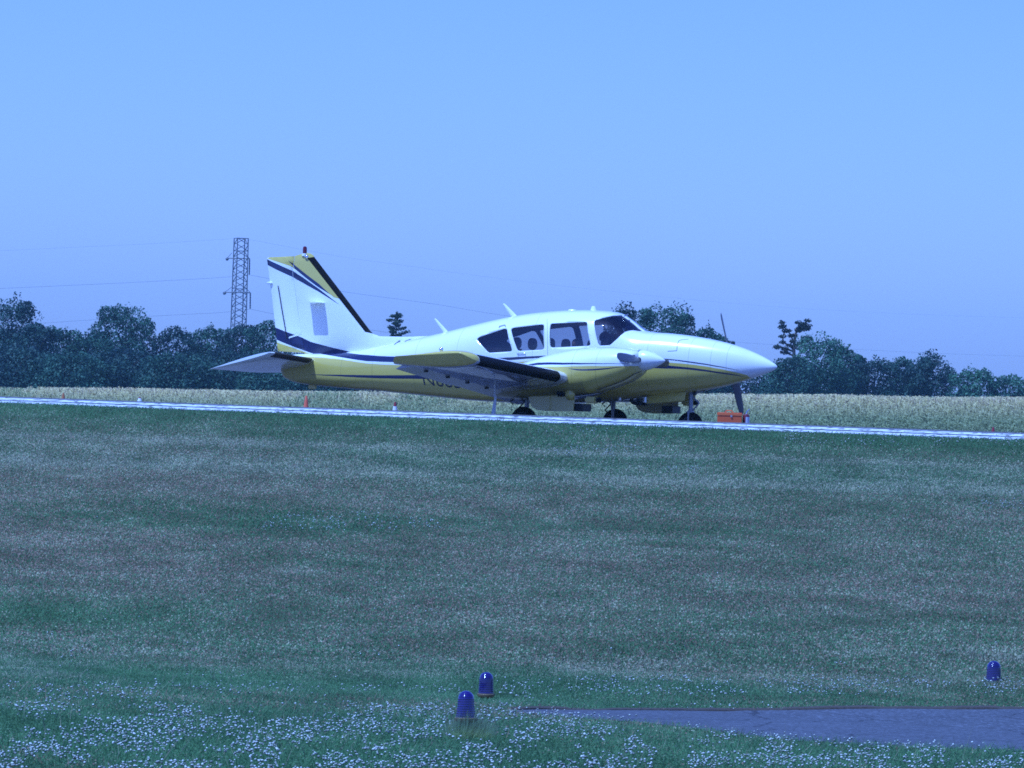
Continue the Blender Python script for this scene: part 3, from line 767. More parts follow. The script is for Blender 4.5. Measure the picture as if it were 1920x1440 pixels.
for s, nm in ((1,'l'),(-1,'r')):
    jn('hip'+nm,(.08,s*.10,.0),.09,'pelvis'); jn('knee'+nm,(.44,s*.13,.06),.062,'hip'+nm); jn('calf'+nm,(.52,s*.13,-.15),.05,'knee'+nm); jn('ankle'+nm,(.58,s*.13,-.33),.036,'calf'+nm); jn('toe'+nm,(.74,s*.13,-.34),.032,'ankle'+nm)
    jn('sh'+nm,(-.05,s*.19,.47),.062,'chest'); jn('el'+nm,(.08,s*.24,.24),.044,'sh'+nm); jn('wr'+nm,(.27,s*.15,.33),.028,'el'+nm); jn('palm'+nm,(.34,s*.13,.35),.034,'wr'+nm)
    for i in range(4):
        b = 'palm'+nm; y0 = s*(.13-.03+.02*i); l = (.034,.038,.036,.028)[i]
        jn('f%s%d'%(nm,i),(.375,y0,.37-.012*i),.0095,b); jn('g%s%d'%(nm,i),(.375+l,y0,.365-.012*i),.0085,'f%s%d'%(nm,i)); jn('h%s%d'%(nm,i),(.375+l-.01,y0-s*.006,.34-.012*i),.0075,'g%s%d'%(nm,i))
    jn('t1'+nm,(.345,s*.095,.375),.011,'palm'+nm); jn('t2'+nm,(.375,s*.085,.38),.009,'t1'+nm)
me = bpy.data.meshes.new('body'); me.from_pydata(J, E, [])
body = bpy.data.objects.new('body', me); COL.objects.link(body); body.parent = PIL
sk = body.modifiers.new('Skin', 'SKIN'); body.modifiers.new('Sub','SUBSURF').levels = 1; body.modifiers['Sub'].render_levels = 1; sk.use_smooth_shade = True
for i, r in enumerate(RD): me.skin_vertices[0].data[i].radius = (r*1.0, r); me.skin_vertices[0].data[i].use_root = (i == 0)
def pilot_mat():
    m = bpy.data.materials.new('pilot_skin_and_clothes'); m.use_nodes = True; nb = NB(m.node_tree); p = nb.N['Principled BSDF']
    tc = nb.N.new('ShaderNodeTexCoord'); sp = nb.N.new('ShaderNodeSeparateXYZ'); nb.L.new(tc.outputs['Object'], sp.inputs[0])
    skinf = nb.math('MAXIMUM', nb.math('GREATER_THAN', sp.outputs[2], .545), nb.math('GREATER_THAN', nb.math('SUBTRACT', sp.outputs[0], nb.math('MULTIPLY', nb.math('LESS_THAN', sp.outputs[2], .2), 9)), .26))
    c = nb.mix(nb.math('LESS_THAN', sp.outputs[2], .12), (.55,.57,.62), (.03,.035,.05)); c = nb.mix(skinf, c, (.42,.24,.17))
    nb.L.new(c, p.inputs['Base Color']); p.inputs['Roughness'].default_value = .7; return m
me.materials.append(pilot_mat())
bm = bmesh.new(); bmesh.ops.create_uvsphere(bm, u_segments=18, v_segments=12, radius=.096, matrix=Matrix.Translation((-.028,0,.735)) @ Matrix.Diagonal((1,.95,1.05,1)))
bmesh.ops.delete(bm, geom=[v for v in bm.verts if v.co.x > .035 and v.co.z < .79 or v.co.z < .68], context='VERTS'); bake('hair', bm, mat('brown_hair', (.05,.03,.02), .8), PIL)
bm = bmesh.new(); tube(bm, [(-.02,.1*math.cos(a),.74+.1*math.sin(a)) for a in [math.pi*i/12 for i in range(13)]], .009, 6)
for s in (-1,1): lathe(bm, [(.03,-.015),(.035,0),(.03,.015)], (-.015,s*.095,.70), 'y', 14)
bake('headset', bm, M_dark, PIL)

# ================================================================== GROUND AND PAVEMENT
def grid_sheet(name, qs, Xs, mtl, dz=0., noise=0.):
    Q, XX = np.meshgrid(np.array(qs, float), np.array(Xs, float), indexing='ij')
    Y = Q - XX*TT; Z = gz(Q, XX) + dz
    if noise: Z = Z + noise*(fbm(XX*.9, Y*.9, 3)-.5)*((Q < 60) & (Q > 5))
    V = np.stack([XX, Y, Z], -1).reshape(-1,3); nq, nxx = Q.shape
    i = np.arange(nq-1)[:,None]*nxx + np.arange(nxx-1)[None,:]
    Fc = np.stack([i, i+1, i+1+nxx, i+nxx], -1).reshape(-1)
    o = np_mesh(name, V, Fc, np.full((nq-1)*(nxx-1), 4), mtl)
    o.data.polygons.foreach_set('use_smooth', [True]*len(o.data.polygons)); return o
def ground_mat():
    m = bpy.data.materials.new('turf_soil'); m.use_nodes = True; nb = NB(m.node_tree); p = nb.N['Principled BSDF']
    tc = nb.N.new('ShaderNodeTexCoord')
    def nz(s, d=5):
        n = nb.N.new('ShaderNodeTexNoise'); n.inputs['Scale'].default_value = s; n.inputs['Detail'].default_value = d; nb.L.new(tc.outputs['Object'], n.inputs['Vector']); return n.outputs['Fac']
    c = nb.mix(nz(.6), (.05,.065,.03), (.11,.10,.065)); c2 = nb.mix(nz(25), (.04,.05,.025), (.10,.10,.06)); c = nb.mix(.5, c, c2)
    nb.L.new(c, p.inputs['Base Color']); p.inputs['Roughness'].default_value = .95; p.inputs['Specular IOR Level'].default_value = .1
    return m
qs = sorted(set([-60,-20,0,10,15]+list(np.arange(17,58,.5))+list(np.arange(58,64,.1))+list(np.arange(64,100,1))+[110,120,130,150,180,220,270,330,450,700,1100,1500]))
Xs = sorted(set([-700,-400,-200,-100,-60,-40,-25]+list(np.arange(-20,20.1,.5))+[25,40,60,100,200,400,700]))
gr = grid_sheet('ground', qs, Xs, ground_mat(), -.004, .03); tag(gr, kind='structure')
def asphalt(name, c, s=60, rough=.75, patch=.25):
    m = bpy.data.materials.new(name); m.use_nodes = True; nb = NB(m.node_tree); p = nb.N['Principled BSDF']; tc = nb.N.new('ShaderNodeTexCoord')
    n = nb.N.new('ShaderNodeTexNoise'); n.inputs['Scale'].default_value = s; n.inputs['Detail'].default_value = 6; nb.L.new(tc.outputs['Object'], n.inputs['Vector'])
    n2 = nb.N.new('ShaderNodeTexNoise'); n2.inputs['Scale'].default_value = 1.2; n2.inputs['Detail'].default_value = 4; nb.L.new(tc.outputs['Object'], n2.inputs['Vector'])
    r = nb.N.new('ShaderNodeValToRGB'); r.color_ramp.elements[0].position = .35; r.color_ramp.elements[1].position = .7
    r.color_ramp.elements[0].color = tuple(x*.6 for x in c)+(1,); r.color_ramp.elements[1].color = tuple(x*1.5 for x in c)+(1,); nb.L.new(n.outputs['Fac'], r.inputs[0])
    mx = nb.N.new('ShaderNodeMixRGB'); mx.blend_type = 'MULTIPLY'; mx.inputs[0].default_value = 1; nb.L.new(r.outputs[0], mx.inputs[1])
    nb.L.new(nb.mix(n2.outputs['Fac'], (1-patch,)*3, (1+patch,)*3), mx.inputs[2]); nb.L.new(mx.outputs[0], p.inputs['Base Color'])
    p.inputs['Roughness'].default_value = rough
    b = nb.N.new('ShaderNodeBump'); b.inputs['Strength'].default_value = .4; b.inputs['Distance'].default_value = .01; nb.L.new(n.outputs['Fac'], b.inputs['Height']); nb.L.new(b.outputs[0], p.inputs['Normal'])
    vo = nb.N.new('ShaderNodeTexVoronoi'); vo.inputs['Scale'].default_value = 38; nb.L.new(tc.outputs['Object'], vo.inputs['Vector'])
    sx = nb.N.new('ShaderNodeSeparateXYZ'); nb.L.new(vo.outputs['Color'], sx.inputs[0])
    col = nb.mix(nb.math('MULTIPLY', nb.math('GREATER_THAN', sx.outputs[0], .88), .5), mx.outputs[0], tuple(x*2.6 for x in c))
    col = nb.mix(nb.math('MULTIPLY', nb.math('LESS_THAN', sx.outputs[1], .12), .45), col, tuple(x*.35 for x in c))
    wn = nb.N.new('ShaderNodeTexNoise'); wn.inputs['Scale'].default_value = 3; nb.L.new(tc.outputs['Object'], wn.inputs['Vector'])
    wv = nb.N.new('ShaderNodeMixRGB'); wv.inputs[0].default_value = .12; nb.L.new(tc.outputs['Object'], wv.inputs[1]); nb.L.new(wn.outputs['Color'], wv.inputs[2])
    vc = nb.N.new('ShaderNodeTexVoronoi'); vc.feature = 'DISTANCE_TO_EDGE'; vc.inputs['Scale'].default_value = .9; nb.L.new(wv.outputs[0], vc.inputs['Vector'])
    col = nb.mix(nb.math('MULTIPLY', nb.math('LESS_THAN', vc.outputs['Distance'], .008), .75), col, tuple(x*.25 for x in c))
    nb.L.new(col, p.inputs['Base Color'])
    return m
M_asph = asphalt('weathered_asphalt', (.10,.095,.105))
Xr = sorted(set([-200,-100,-60,-40,-25]+list(np.arange(-20,20.1,.5))+[25,40,60,100,200]))
rq = sorted(set(list(np.arange(61.0,63.6,.1))+list(np.arange(64,84.1,.5))))
tag(grid_sheet('runway', rq, Xr, M_asph, .0), kind='structure')
def worn_white():
    m = bpy.data.materials.new('worn_white_line'); m.use_nodes = True; nb = NB(m.node_tree); p = nb.N['Principled BSDF']; tc = nb.N.new('ShaderNodeTexCoord')
    n = nb.N.new('ShaderNodeTexNoise'); n.inputs['Scale'].default_value = 9; n.inputs['Detail'].default_value = 8; nb.L.new(tc.outputs['Object'], n.inputs['Vector'])
    r = nb.N.new('ShaderNodeValToRGB'); r.color_ramp.elements[0].position = .40; r.color_ramp.elements[1].position = .50
    r.color_ramp.elements[0].color = (.13,.13,.14,1); r.color_ramp.elements[1].color = (.66,.66,.70,1); nb.L.new(n.outputs['Fac'], r.inputs[0]); nb.L.new(r.outputs[0], p.inputs['Base Color']); p.inputs['Roughness'].default_value = .7; return m
Mw = worn_white()
tag(grid_sheet('runway_line', [61.62,61.7,61.8,61.93], Xr, Mw, .004), kind='structure')
tag(grid_sheet('runway_edge_line', [61.14,61.25,61.35,61.46], Xr, Mw, .004), kind='structure')

# taxiway in the foreground
top_e = [(960,1337),(1010,1335.5),(1100,1337),(1200,1337),(1300,1338),(1400,1337),(1500,1336),(1600,1334),(1700,1333.5),(1800,1335),(1920,1334),(2100,1333),(2400,1332)]
bot_e = [(960,1341),(1010,1346),(1100,1353),(1200,1360),(1300,1372),(1400,1386),(1500,1396),(1600,1403),(1700,1408),(1800,1411),(1920,1415),(2100,1420),(2400,1428)]
bm = bmesh.new(); NR = 14; rows = []
TXT = [hit(*p) for p in top_e]; TXB = [hit(*p) for p in bot_e]
tX = np.linspace(float(TXT[0][0]), float(TXT[-1][0]), 60)
tYt = np.interp(tX, [float(a[0]) for a in TXT], [float(a[1]) for a in TXT]); tYb = np.interp(tX, [float(a[0]) for a in TXB], [float(a[1]) for a in TXB])
for X, y1, y0 in zip(tX, tYt, tYb):
    rows.append([bm.verts.new((X, y0+(y1-y0)*j/NR, float(G(X, y0+(y1-y0)*j/NR))+.022)) for j in range(NR+1)])
for a, b in zip(rows, rows[1:]):
    for j in range(NR): bm.faces.new((a[j], b[j], b[j+1], a[j+1]))
tag(bake('taxiway', bm, asphalt('taxiway_asphalt', (.062,.064,.082), 45, .85), ang='keep'), kind='structure')
bm = bmesh.new(); loops = []
for i, X in enumerate(np.linspace(tX[0], tX[-1], 160)):
    Y = float(np.interp(X, tX, tYt)); g = float(G(X, Y)); h = .022+.035*float(fbm(np.array(X*3.), np.array(1.), 5)); w = .02*float(fbm(np.array(X*6.), np.array(4.), 9))
    loops.append([(X,Y-.03-w,g+.0),(X,Y-.01,g+h*.8),(X,Y+.06,g+h),(X,Y+.13,g+.005),(X,Y+.13,g-.03),(X,Y-.03,g-.03)])
loft(bm, loops); tag(bake('soil_edge', bm, mat('crumbly_soil', (.06,.042,.032), .95, var=.5, scale=30, bump=1.)), kind='structure')

# ================================================================== GRASS
def on_taxi(X, Y, m=0.):
    t = np.interp(X, tX, tYt, left=-1, right=-1); b = np.interp(X, tX, tYb, left=1e3, right=1e3)
    return (Y < t+m) & (Y > b-m) & (X > tX[0])
def vrow(X, Y):  # angle below the eye, in photo pixels at the centre column
    return (EYE - G(X, Y))/Y*F
GREEN = np.array((.052,.145,.055)); GREEN2 = np.array((.090,.180,.080)); STRAW = np.array((.355,.34,.225)); BROWN = np.array((.28,.17,.12)); GREY = np.array((.17,.19,.14))
def tones(X, Y, n):
    v = vrow(X, Y); q = Y + X*TT
    n1 = fbm(X*.24, q*.34, 11, 4); n2 = fbm(X*1.8, q*1.3, 21, 3); n3 = fbm(X*.2, q*.3+5, 31, 3)
    K = [66,80,92,112,122,130,150,172,182,205,240,262,300,350,400,450,500,530,560,720]
    straw = np.interp(v, K, [.02,.05,.18,.28,.95,.50,.48,.98,.40,.30,.22,.15,.18,.16,.20,.12,.16,.36,.04,.03])
    brown = np.interp(v, K, [.0,.05,.18,.25,.15,.22,.30,.20,.62,.80,.72,.48,.58,.60,.55,.32,.26,.25,.05,.02])
    left = np.clip((-X-1.5)/3,0,1); mid = np.exp(-((X+3.6)/2.6)**2)*np.exp(-((v-275)/24)**2)
    brown = brown + .25*left*np.exp(-((v-310)/60)**2) - .5*mid
    straw = straw - .2*mid
    # dry patches near the taxiway, and the lush strip at the foot of the embankment
    dry = np.exp(-((v-(528-12*np.clip(X,-3,4)))/14)**2)*np.clip((fbm(X*.8, Y*.3, 41,3)-.38)*5,0,1)*.8
    straw = np.clip(straw + ((n2-.5)*.6 + (n1-.5)*.4)*np.clip((620-v)/100,.35,1) + dry, 0, 1); brown = np.clip(brown + (n1-.5)*1.25, 0, 1)
    g = GREEN[None]*(1-n3[:,None]) + GREEN2[None]*n3[:,None]
    g = g*(.87+.26*rng.random(n))[:,None]
    r = rng.random(n)
    col = np.where((r < straw*.78)[:,None], STRAW*(.80+.24*rng.random(n))[:,None], g)
    r2 = rng.random(n); col = np.where(((r2 < brown*.65) & (r >= straw*.78))[:,None], BROWN*(.8+.4*rng.random(n))[:,None], col)
    col = col*(.70+.60*n2)[:,None]*1.35
    return col, straw, brown
def spots(d0, d1, dens):
    hw = d1*.1214*1.3; n = int((d1-d0)*2*hw*dens)
    Y = d0+(d1-d0)*rng.random(n); X = (rng.random(n)*2-1)*hw
    k = np.abs(X) < Y*.1214*1.2+.8; X, Y = X[k], Y[k]
    k = (Y+X*TT < 61.06+.10*fbm(X*2, X*0+.5, 77)) & ~on_taxi(X, Y, -.04+.07*fbm(X*3,Y*3,88)); return X[k], Y[k]
def edge_tint(X, Y, col):
    e = Y-np.interp(X, tX, tYt, left=1e3, right=1e3); m = (e > -.02) & (e < .05+.16*fbm(X*1.7, X*0, 93)) & (rng.random(len(X)) < .7)
    return np.where(m[:,None], np.array((.30,.22,.16))*(.4+1.1*rng.random(len(X)))[:,None], col)
def grass(name, d0, d1, dens, hgt, wid, lsize):
    X, Y = spots(d0, d1, dens); n = len(X)
    col, straw, brown = tones(X, Y, n); col = edge_tint(X, Y, col)
    lush = fbm(X*1.4, Y*.9, 51, 3)
    h = hgt*(.45+.8*rng.random(n))*(.55+.9*lush)*(1-.35*brown)
    tall = rng.random(n) < .004; h = np.where(tall, h*2.6, h)
    col = np.where(tall[:,None], STRAW*.8, col)
    w = wid*(.7+.6*rng.random(n)); a = rng.random(n)*math.pi
    wx, wy = np.cos(a)*w/2, np.sin(a)*w/2*.6
    la = rng.random(n)*2*math.pi; ll = h*(.2+.9*rng.random(n)); lx, ly = np.cos(la)*ll+h*.12, np.sin(la)*ll
    Z = G(X, Y)-.004
    base = np.stack([X,Y,Z],1); W = np.stack([wx,wy,0*wx],1)
    tip = base+np.stack([lx,ly,h],1)
    V1 = np.stack([base-W, base+W, tip],1).reshape(-1,3); T1 = np.repeat(col,3,0)
    # small clover and herb leaves between the blades
    X, Y = spots(d0, d1, dens*1.5); m = len(X)
    col, straw, brown = tones(X, Y, m); col = edge_tint(X, Y, col)
    P = np.stack([X, Y, G(X,Y)+.002+hgt*.75*rng.random(m)*(.5+.8*fbm(X*1.4, Y*.9, 51, 3))],1)
    nr = rng.standard_normal((m,3)); nr[:,2] = np.abs(nr[:,2])+.5; nr[:,1] -= .3; nr /= np.linalg.norm(nr,axis=1)[:,None]
    u = np.cross(nr, rng.standard_normal((m,3))); u /= np.linalg.norm(u,axis=1)[:,None]; v = np.cross(nr,u)
    sz = (lsize*(.5+.9*rng.random(m)))[:,None]
    V2 = np.stack([P-u*sz, P-v*sz*.7, P+u*sz, P+v*sz*.7],1).reshape(-1,3); T2 = np.repeat(col,4,0)
    V = np.concatenate([V1,V2]); Fc = np.arange(len(V)); lt = np.concatenate([np.full(n,3), np.full(m,4)])
    return np_mesh(name, V, Fc, lt, M_blade, np.concatenate([T1,T2]))
M_blade = attr_mat('grass_blades', .6, .4, .25)
tag(grass('grass', 20.5, 31, 500, .075, .0062, .0065), 'longer green grass blades among the clover in the foreground', 'grass', kind='stuff')
tag(grass('grass', 20.5, 36, 2600, .042, .0055, .0065), 'mown green and straw grass with clover around the taxiway', 'grass', kind='stuff')
tag(grass('grass', 36, 66, 1150, .040, .009, .0095), 'patchy dry and green grass on the bank rising to the runway', 'grass', kind='stuff')

# clover flowers
def ico():
    bm = bmesh.new(); bmesh.ops.create_icosphere(bm, subdivisions=1, radius=1.); V = np.array([v.co for v in bm.verts]); Fc = np.array([[v.index for v in f.verts] for f in bm.faces]); bm.free(); return V, Fc
IV, IF = ico()
fl = []
def scatter(n, x0, x1, y0, y1, thr, seed, fx_=90., fy_=22.):
    px = x0+(x1-x0)*rng.random(n); py = y0+(y1-y0)*rng.random(n)
    k = fbm(px/fx_, py/fy_, seed, 3) > thr; px, py = px[k], py[k]
    X, Y, Z = hit(px, py); k = ~on_taxi(X, Y, .02); fl.append(np.stack([X[k],Y[k],Z[k]],1))
scatter(12500, -60, 1990, 1335, 1475, .49, 1, 70, 18); scatter(1300, -60, 1000, 1296, 1350, .53, 2); scatter(900, 1080, 1990, 1282, 1312, .48, 3, 60, 12)
scatter(160, 930, 1400, 1285, 1325, .5, 4); scatter(300, 480, 830, 968, 1002, .42, 5, 60, 14); scatter(600, -40, 1960, 1150, 1300, .59, 6); scatter(240, 1040, 1200, 842, 862, .4, 7, 20, 8)
scatter(260, 1250, 1380, 882, 898, .5, 8, 20, 8); scatter(420, 1470, 1960, 818, 842, .45, 9, 40, 8); scatter(160, 1000, 1400, 806, 820, .5, 10, 40, 8); scatter(260, 0, 1920, 805, 1180, .57, 12); scatter(90, 1840, 1960, 945, 960, .3, 13); scatter(120, 200, 620, 860, 885, .5, 14, 40, 10)
FP = np.concatenate(fl); n = len(FP)
r = (.0040+.0046*rng.random(n)); hh = .034+.045*rng.random(n); far = FP[:,1] > 40
r = np.where(far, r*1.05, r)
C = FP+np.stack([.01*rng.standard_normal(n), .01*rng.standard_normal(n), hh],1)
V = (IV[None]*np.stack([r,r,r*.85],1)[:,None]*(1+.25*rng.standard_normal((n,12,1))) + C[:,None]).reshape(-1,3)
Fc = (IF[None]+(np.arange(n)*12)[:,None,None]).reshape(-1)
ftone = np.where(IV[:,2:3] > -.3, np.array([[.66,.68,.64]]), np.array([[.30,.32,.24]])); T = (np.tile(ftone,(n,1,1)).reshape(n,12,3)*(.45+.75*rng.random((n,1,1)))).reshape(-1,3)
tag(np_mesh('clover_flowers', V, Fc, np.full(n*len(IF), 3), attr_mat('clover_petals', .8, .2), T), 'small white clover flower heads scattered through the grass', 'flowers', kind='stuff')

# ================================================================== WHEAT
def wheat():
    Vs, Fs, Ls, Ts = [], [], [], []; base_i = 0
    for q0, q1, dens in ((84.6,88.0,520),(88.0,92,240),(92,104,70)):
        hw = 17; n = int((q1-q0)*2*hw*dens); q = q0+(q1-q0)*rng.random(n); X = (rng.random(n)*2-1)*hw; Y = q-X*TT
        Z = G(X, Y); h = (.705+.05*(fbm(X*.6,Y*.6,61)-.5)*2)*(.86+.18*rng.random(n))
        ramp = np.clip((q-84.6)/2.6, 0, 1); h = h*(.16+.84*ramp**.8)
        weed = fbm(X*.35+9, Y*.2, 71, 3)
        lean = .12+.16*rng.standard_normal(n); ly = -.10+.12*rng.standard_normal(n); w = .0035+.0035*rng.random(n)
        b = np.stack([X,Y,Z],1); m_ = b+np.stack([lean*h*.35,ly*h*.4,h*.6],1); t = b+np.stack([lean*h,ly*h,h],1)
        tip = t+np.stack([.03+.05*rng.random(n), -.02+.03*rng.standard_normal(n), .03-.06*rng.random(n)],1)
        W = np.stack([w,w*.4,0*w],1); HW = np.stack([w*1.7,0*w,w*.5],1)
        lf = m_+np.stack([.07*rng.standard_normal(n),.07*rng.standard_normal(n)-.03,.03+.05*rng.random(n)],1)
        V = np.stack([b-W,b+W,m_+W,m_-W,t+HW,t-HW,tip, lf],1)
        i = np.arange(n)[:,None]*8
        Fc = np.concatenate([i,i+1,i+2,i+3, i+3,i+2,i+4,i+5, i+5,i+4,i+6, i+3,i+2,i+7],1)
        k = (.88+.3*rng.random(n))[:,None]
        gr_ = np.array((.38,.43,.24))*k; st_ = np.array((.86,.73,.42))*k; br = np.array((.66,.51,.36))*k
        top = np.where((rng.random(n) < .25)[:,None], br, st_); top = np.where((weed > .58)[:,None] & (rng.random(n) < .6)[:,None], gr_, top)
        hf = np.clip((h-.3)/.4,0,1)[:,None]; top = gr_*(1-hf)+top*hf
        mid = gr_*.7+top*.3
        T = np.stack([gr_,gr_,mid,mid,top,top,top,mid],1)
        Vs.append(V.reshape(-1,3)); Fs.append(Fc.reshape(-1)+base_i); Ls.append(np.tile([4,4,3,3], n)); Ts.append(T.reshape(-1,3)); base_i += n*8
    return np_mesh('wheat', np.concatenate(Vs), np.concatenate(Fs), np.concatenate(Ls), attr_mat('wheat_straw', .7, .4), np.concatenate(Ts))
tag(wheat(), 'ripening wheat field standing along the far side of the runway', 'wheat', kind='stuff')

# ================================================================== TREES
M_leaf = attr_mat('tree_leaves', .6, .22, .3)
M_bark = mat('bark', (.07,.055,.045), .9, var=.4, scale=6, bump=.6)
def leaf_cloud(blobs, n, size, c1, c2, seed, spiky=0.):
    """leaf faces spread through a set of lumpy ellipsoids; blobs: (cx,cy,cz,rx,ry,rz)"""
    r = np.random.default_rng(seed); B = np.array(blobs, float)
    wts = B[:,3]*B[:,5]; wts = wts/wts.sum(); idx = r.choice(len(B), n, p=wts); b = B[idx]
    d = r.standard_normal((n,3)); d /= np.linalg.norm(d,axis=1)[:,None]
    lump = .76+.46*fbm(d[:,0]*3.4+idx*7.1, d[:,2]*3.4+d[:,1]*2.3, seed, 3)
    rad = (1-.45*r.random(n)**2.2)*lump
    if spiky: rad = rad*(1+spiky*(r.random(n)**6))
    P = b[:,:3]+d*b[:,3:6]*rad[:,None]
    s = size*(.55+.9*r.random(n))
    nrm = d+.8*r.standard_normal((n,3)); nrm /= np.linalg.norm(nrm,axis=1)[:,None]
    u = np.cross(nrm, r.standard_normal((n,3))); u /= np.linalg.norm(u,axis=1)[:,None]; v = np.cross(nrm,u)
    u *= s[:,None]*.5; v *= s[:,None]*.36
    V = np.stack([P-u, P-v*.9, P+u, P+v],1).reshape(-1,3)
    cl = fbm(P[:,0]*.9+seed, P[:,2]*.9+P[:,1]*.4, seed+5, 3)
    t = np.clip((cl-.5)*2.4+.5+.13*r.standard_normal(n),0,1)[:,None]
    col = (np.array(c1)*(1-t)+np.array(c2)*t)*1.18
    return V, np.arange(4*n), np.full(n,4), np.repeat(col,4,0)
TREEN = [0]
def tree(px, top, hw, d, label, kind='broad', base_extra=0., group=None, n=None, c1=(.018,.040,.016), c2=(.060,.105,.038), name='broadleaf_tree', cat='tree'):
    TREEN[0] += 1; sd = TREEN[0]*13+1; r = np.random.default_rng(sd)
    T = at(px, top, d); g = float(G(T.x, T.y)); H = T.z-g; Wd = hw/F*d
    root = empty(name, (T.x, T.y, g)); tag(root, label, cat, group)
    bm = bmesh.new()
    if kind in ('broad', 'hedge'):
        blobs = []
        nb_ = 11 if kind == 'broad' else 9
        if kind == 'broad':
            blobs.append((0,0,H*.62,Wd*.84,Wd*.7,H*.38)); blobs.append((0,0,H*.42,Wd*.9,Wd*.7,H*.36))
            for i in range(nb_):
                a = 2*math.pi*i/nb_+r.random(); lv = .30+.52*r.random(); rr = Wd*(.25+.16*r.random())
                rd = Wd*.70*math.sqrt(max(.1,1-((lv-.55)/.5)**2)); blobs.append((rd*math.cos(a), rd*.8*math.sin(a), H*lv, rr, rr, rr*.85))
            for i in range(4): blobs.append(((r.random()-.5)*Wd*1.1,(r.random()-.5)*Wd*.5,H-Wd*.27-.08*H*r.random(),Wd*.3,Wd*.3,Wd*.25))
            blobs.append((0,-.3,H*.26,Wd*.95,Wd*.7,H*.27))
            for i in range(7): blobs.append(((r.random()*2-1)*Wd*.9,-Wd*.35*r.random(),H*(.08+.25*r.random()),Wd*.32,Wd*.3,Wd*.3))
        else:
            blobs.append((0,0,H*.45,Wd*1.05,Wd*.7,H*.50)); blobs.append((0,-.5,H*.24,Wd*1.15,Wd*.7,H*.26))
            for i in range(10):
                blobs.append(((r.random()*2-1)*Wd*.72,(r.random()-.5)*Wd*.8,H*(.12+.58*r.random()),Wd*(.30+.12*r.random()),Wd*.35,Wd*(.28+.14*r.random())))
            for i in range(5): x_ = (i-2)/2*Wd*.72; blobs.append((x_,(r.random()-.5)*Wd*.4,H-Wd*.24-(abs(x_)/Wd)**2*H*.16-.06*H*r.random(),Wd*.26,Wd*.26,Wd*.24))
        nn = n or int(9000+Wd*H*(560 if kind == 'hedge' else 480))
        V, Fc, Lt, T_ = leaf_cloud(blobs, nn, .18, c1, c2, sd, .07)
        tube(bm, [(0,0,-.3),(.1,0,H*.25),(-.05,.1,H*.5),(.1,0,H*.78)], [.035*H,.026*H,.018*H,.006*H], 9)
        for i in range(7):
            a = 2*math.pi*i/7; tube(bm, [(0,0,H*(.2+.06*i)),(Wd*.3*math.cos(a),Wd*.3*math.sin(a),H*(.32+.07*i)),(Wd*.62*math.cos(a),Wd*.6*math.sin(a),H*(.38+.075*i))], [.012*H,.009*H,.003*H], 6)
    elif kind == 'fir':
        blobs = []
        for i in range(46):
            f = (i+r.random())/46; z = H*(.985-.60*f); L_ = Wd*(.25+1.25*f**.7)*(.45+.65*r.random()); a = 2.4*i+r.random(); up = .03*H*(r.random()-.15)
            tube(bm, [(0,0,z),(L_*.5*math.cos(a),L_*.5*math.sin(a),z+up*.4),(L_*math.cos(a),L_*math.sin(a),z+up)], [.035,.022,.01], 5)
            for j in (.35,.6,.8,1.): blobs.append((L_*j*math.cos(a),L_*j*math.sin(a),z+up*j+.02,Wd*.14,Wd*.10,H*.013))
        blobs.append((0,0,H*.97,.1,.1,H*.04)); V, Fc, Lt, T_ = leaf_cloud(blobs, n or 3800, .17, c1, c2, sd)
        tube(bm, [(0,0,-.3),(0,0,H*.5),(0,0,H*.98)], [.2,.12,.03], 8)
    else: # half-dead tree: crooked bare limbs with tufts
        blobs = []
        tube(bm, [(.3,0,-.3),(.35,0,H*.35),(.12,0,H*.72),(.1,0,H*.78),(.25,0,H*.90)], [.25,.18,.14,.12,.06], 8)
        hx = Wd
        for (z0, pts) in ((.60,[(-.2,.66),(-.6,.70),(-.62,.78),(-.5,.85),(-.7,.90),(-.75,.965)]),(.66,[(.0,.72),(-.1,.79),(-.35,.86),(-.62,.92)]),(.62,[(.4,.68),(.7,.72),(.95,.76)]),(.75,[(.1,.80),(.3,.86),(.6,.88),(.9,.89)]),(.80,[(.3,.88),(.45,.93),(.3,.97)]),(.86,[(.5,.90),(.7,.95),(.85,1.0)]),(.58,[(-.5,.62),(-.95,.645),(-1.,.63)]),(.52,[(-.3,.56),(-.5,.575)]),(.87,[(.6,.905),(.95,.93)])):
            zz = lambda b: .70+(b-.5)*.60
            P = [(.1*hx,0,H*zz(z0))]+[(a*hx*1.1,(r.random()-.5)*.5,zz(b)*H) for a,b in pts]
            tube(bm, P, [.09-.06*i/len(P) for i in range(len(P))], 6)
            for p in P[1:]: blobs.append((p[0],p[1],p[2],.30,.25,.15)); blobs.append((p[0]+.35*(r.random()-.5),p[1],p[2]-.05,.24,.2,.10))
        V, Fc, Lt, T_ = leaf_cloud(blobs, n or 2600, .15, c1, c2, sd, .3)
    bake('trunk', bm, M_bark, root)
    np_mesh('crown', V, Fc, Lt, M_leaf, T_, root)
    return root
C_MID = dict(c1=(.014,.052,.036), c2=(.046,.125,.078)); C_DK = dict(c1=(.010,.034,.034), c2=(.032,.084,.062)); C_LT = dict(c1=(.022,.078,.052), c2=(.064,.165,.092))
HG = 'trees of the hedgerow behind the wheat field'
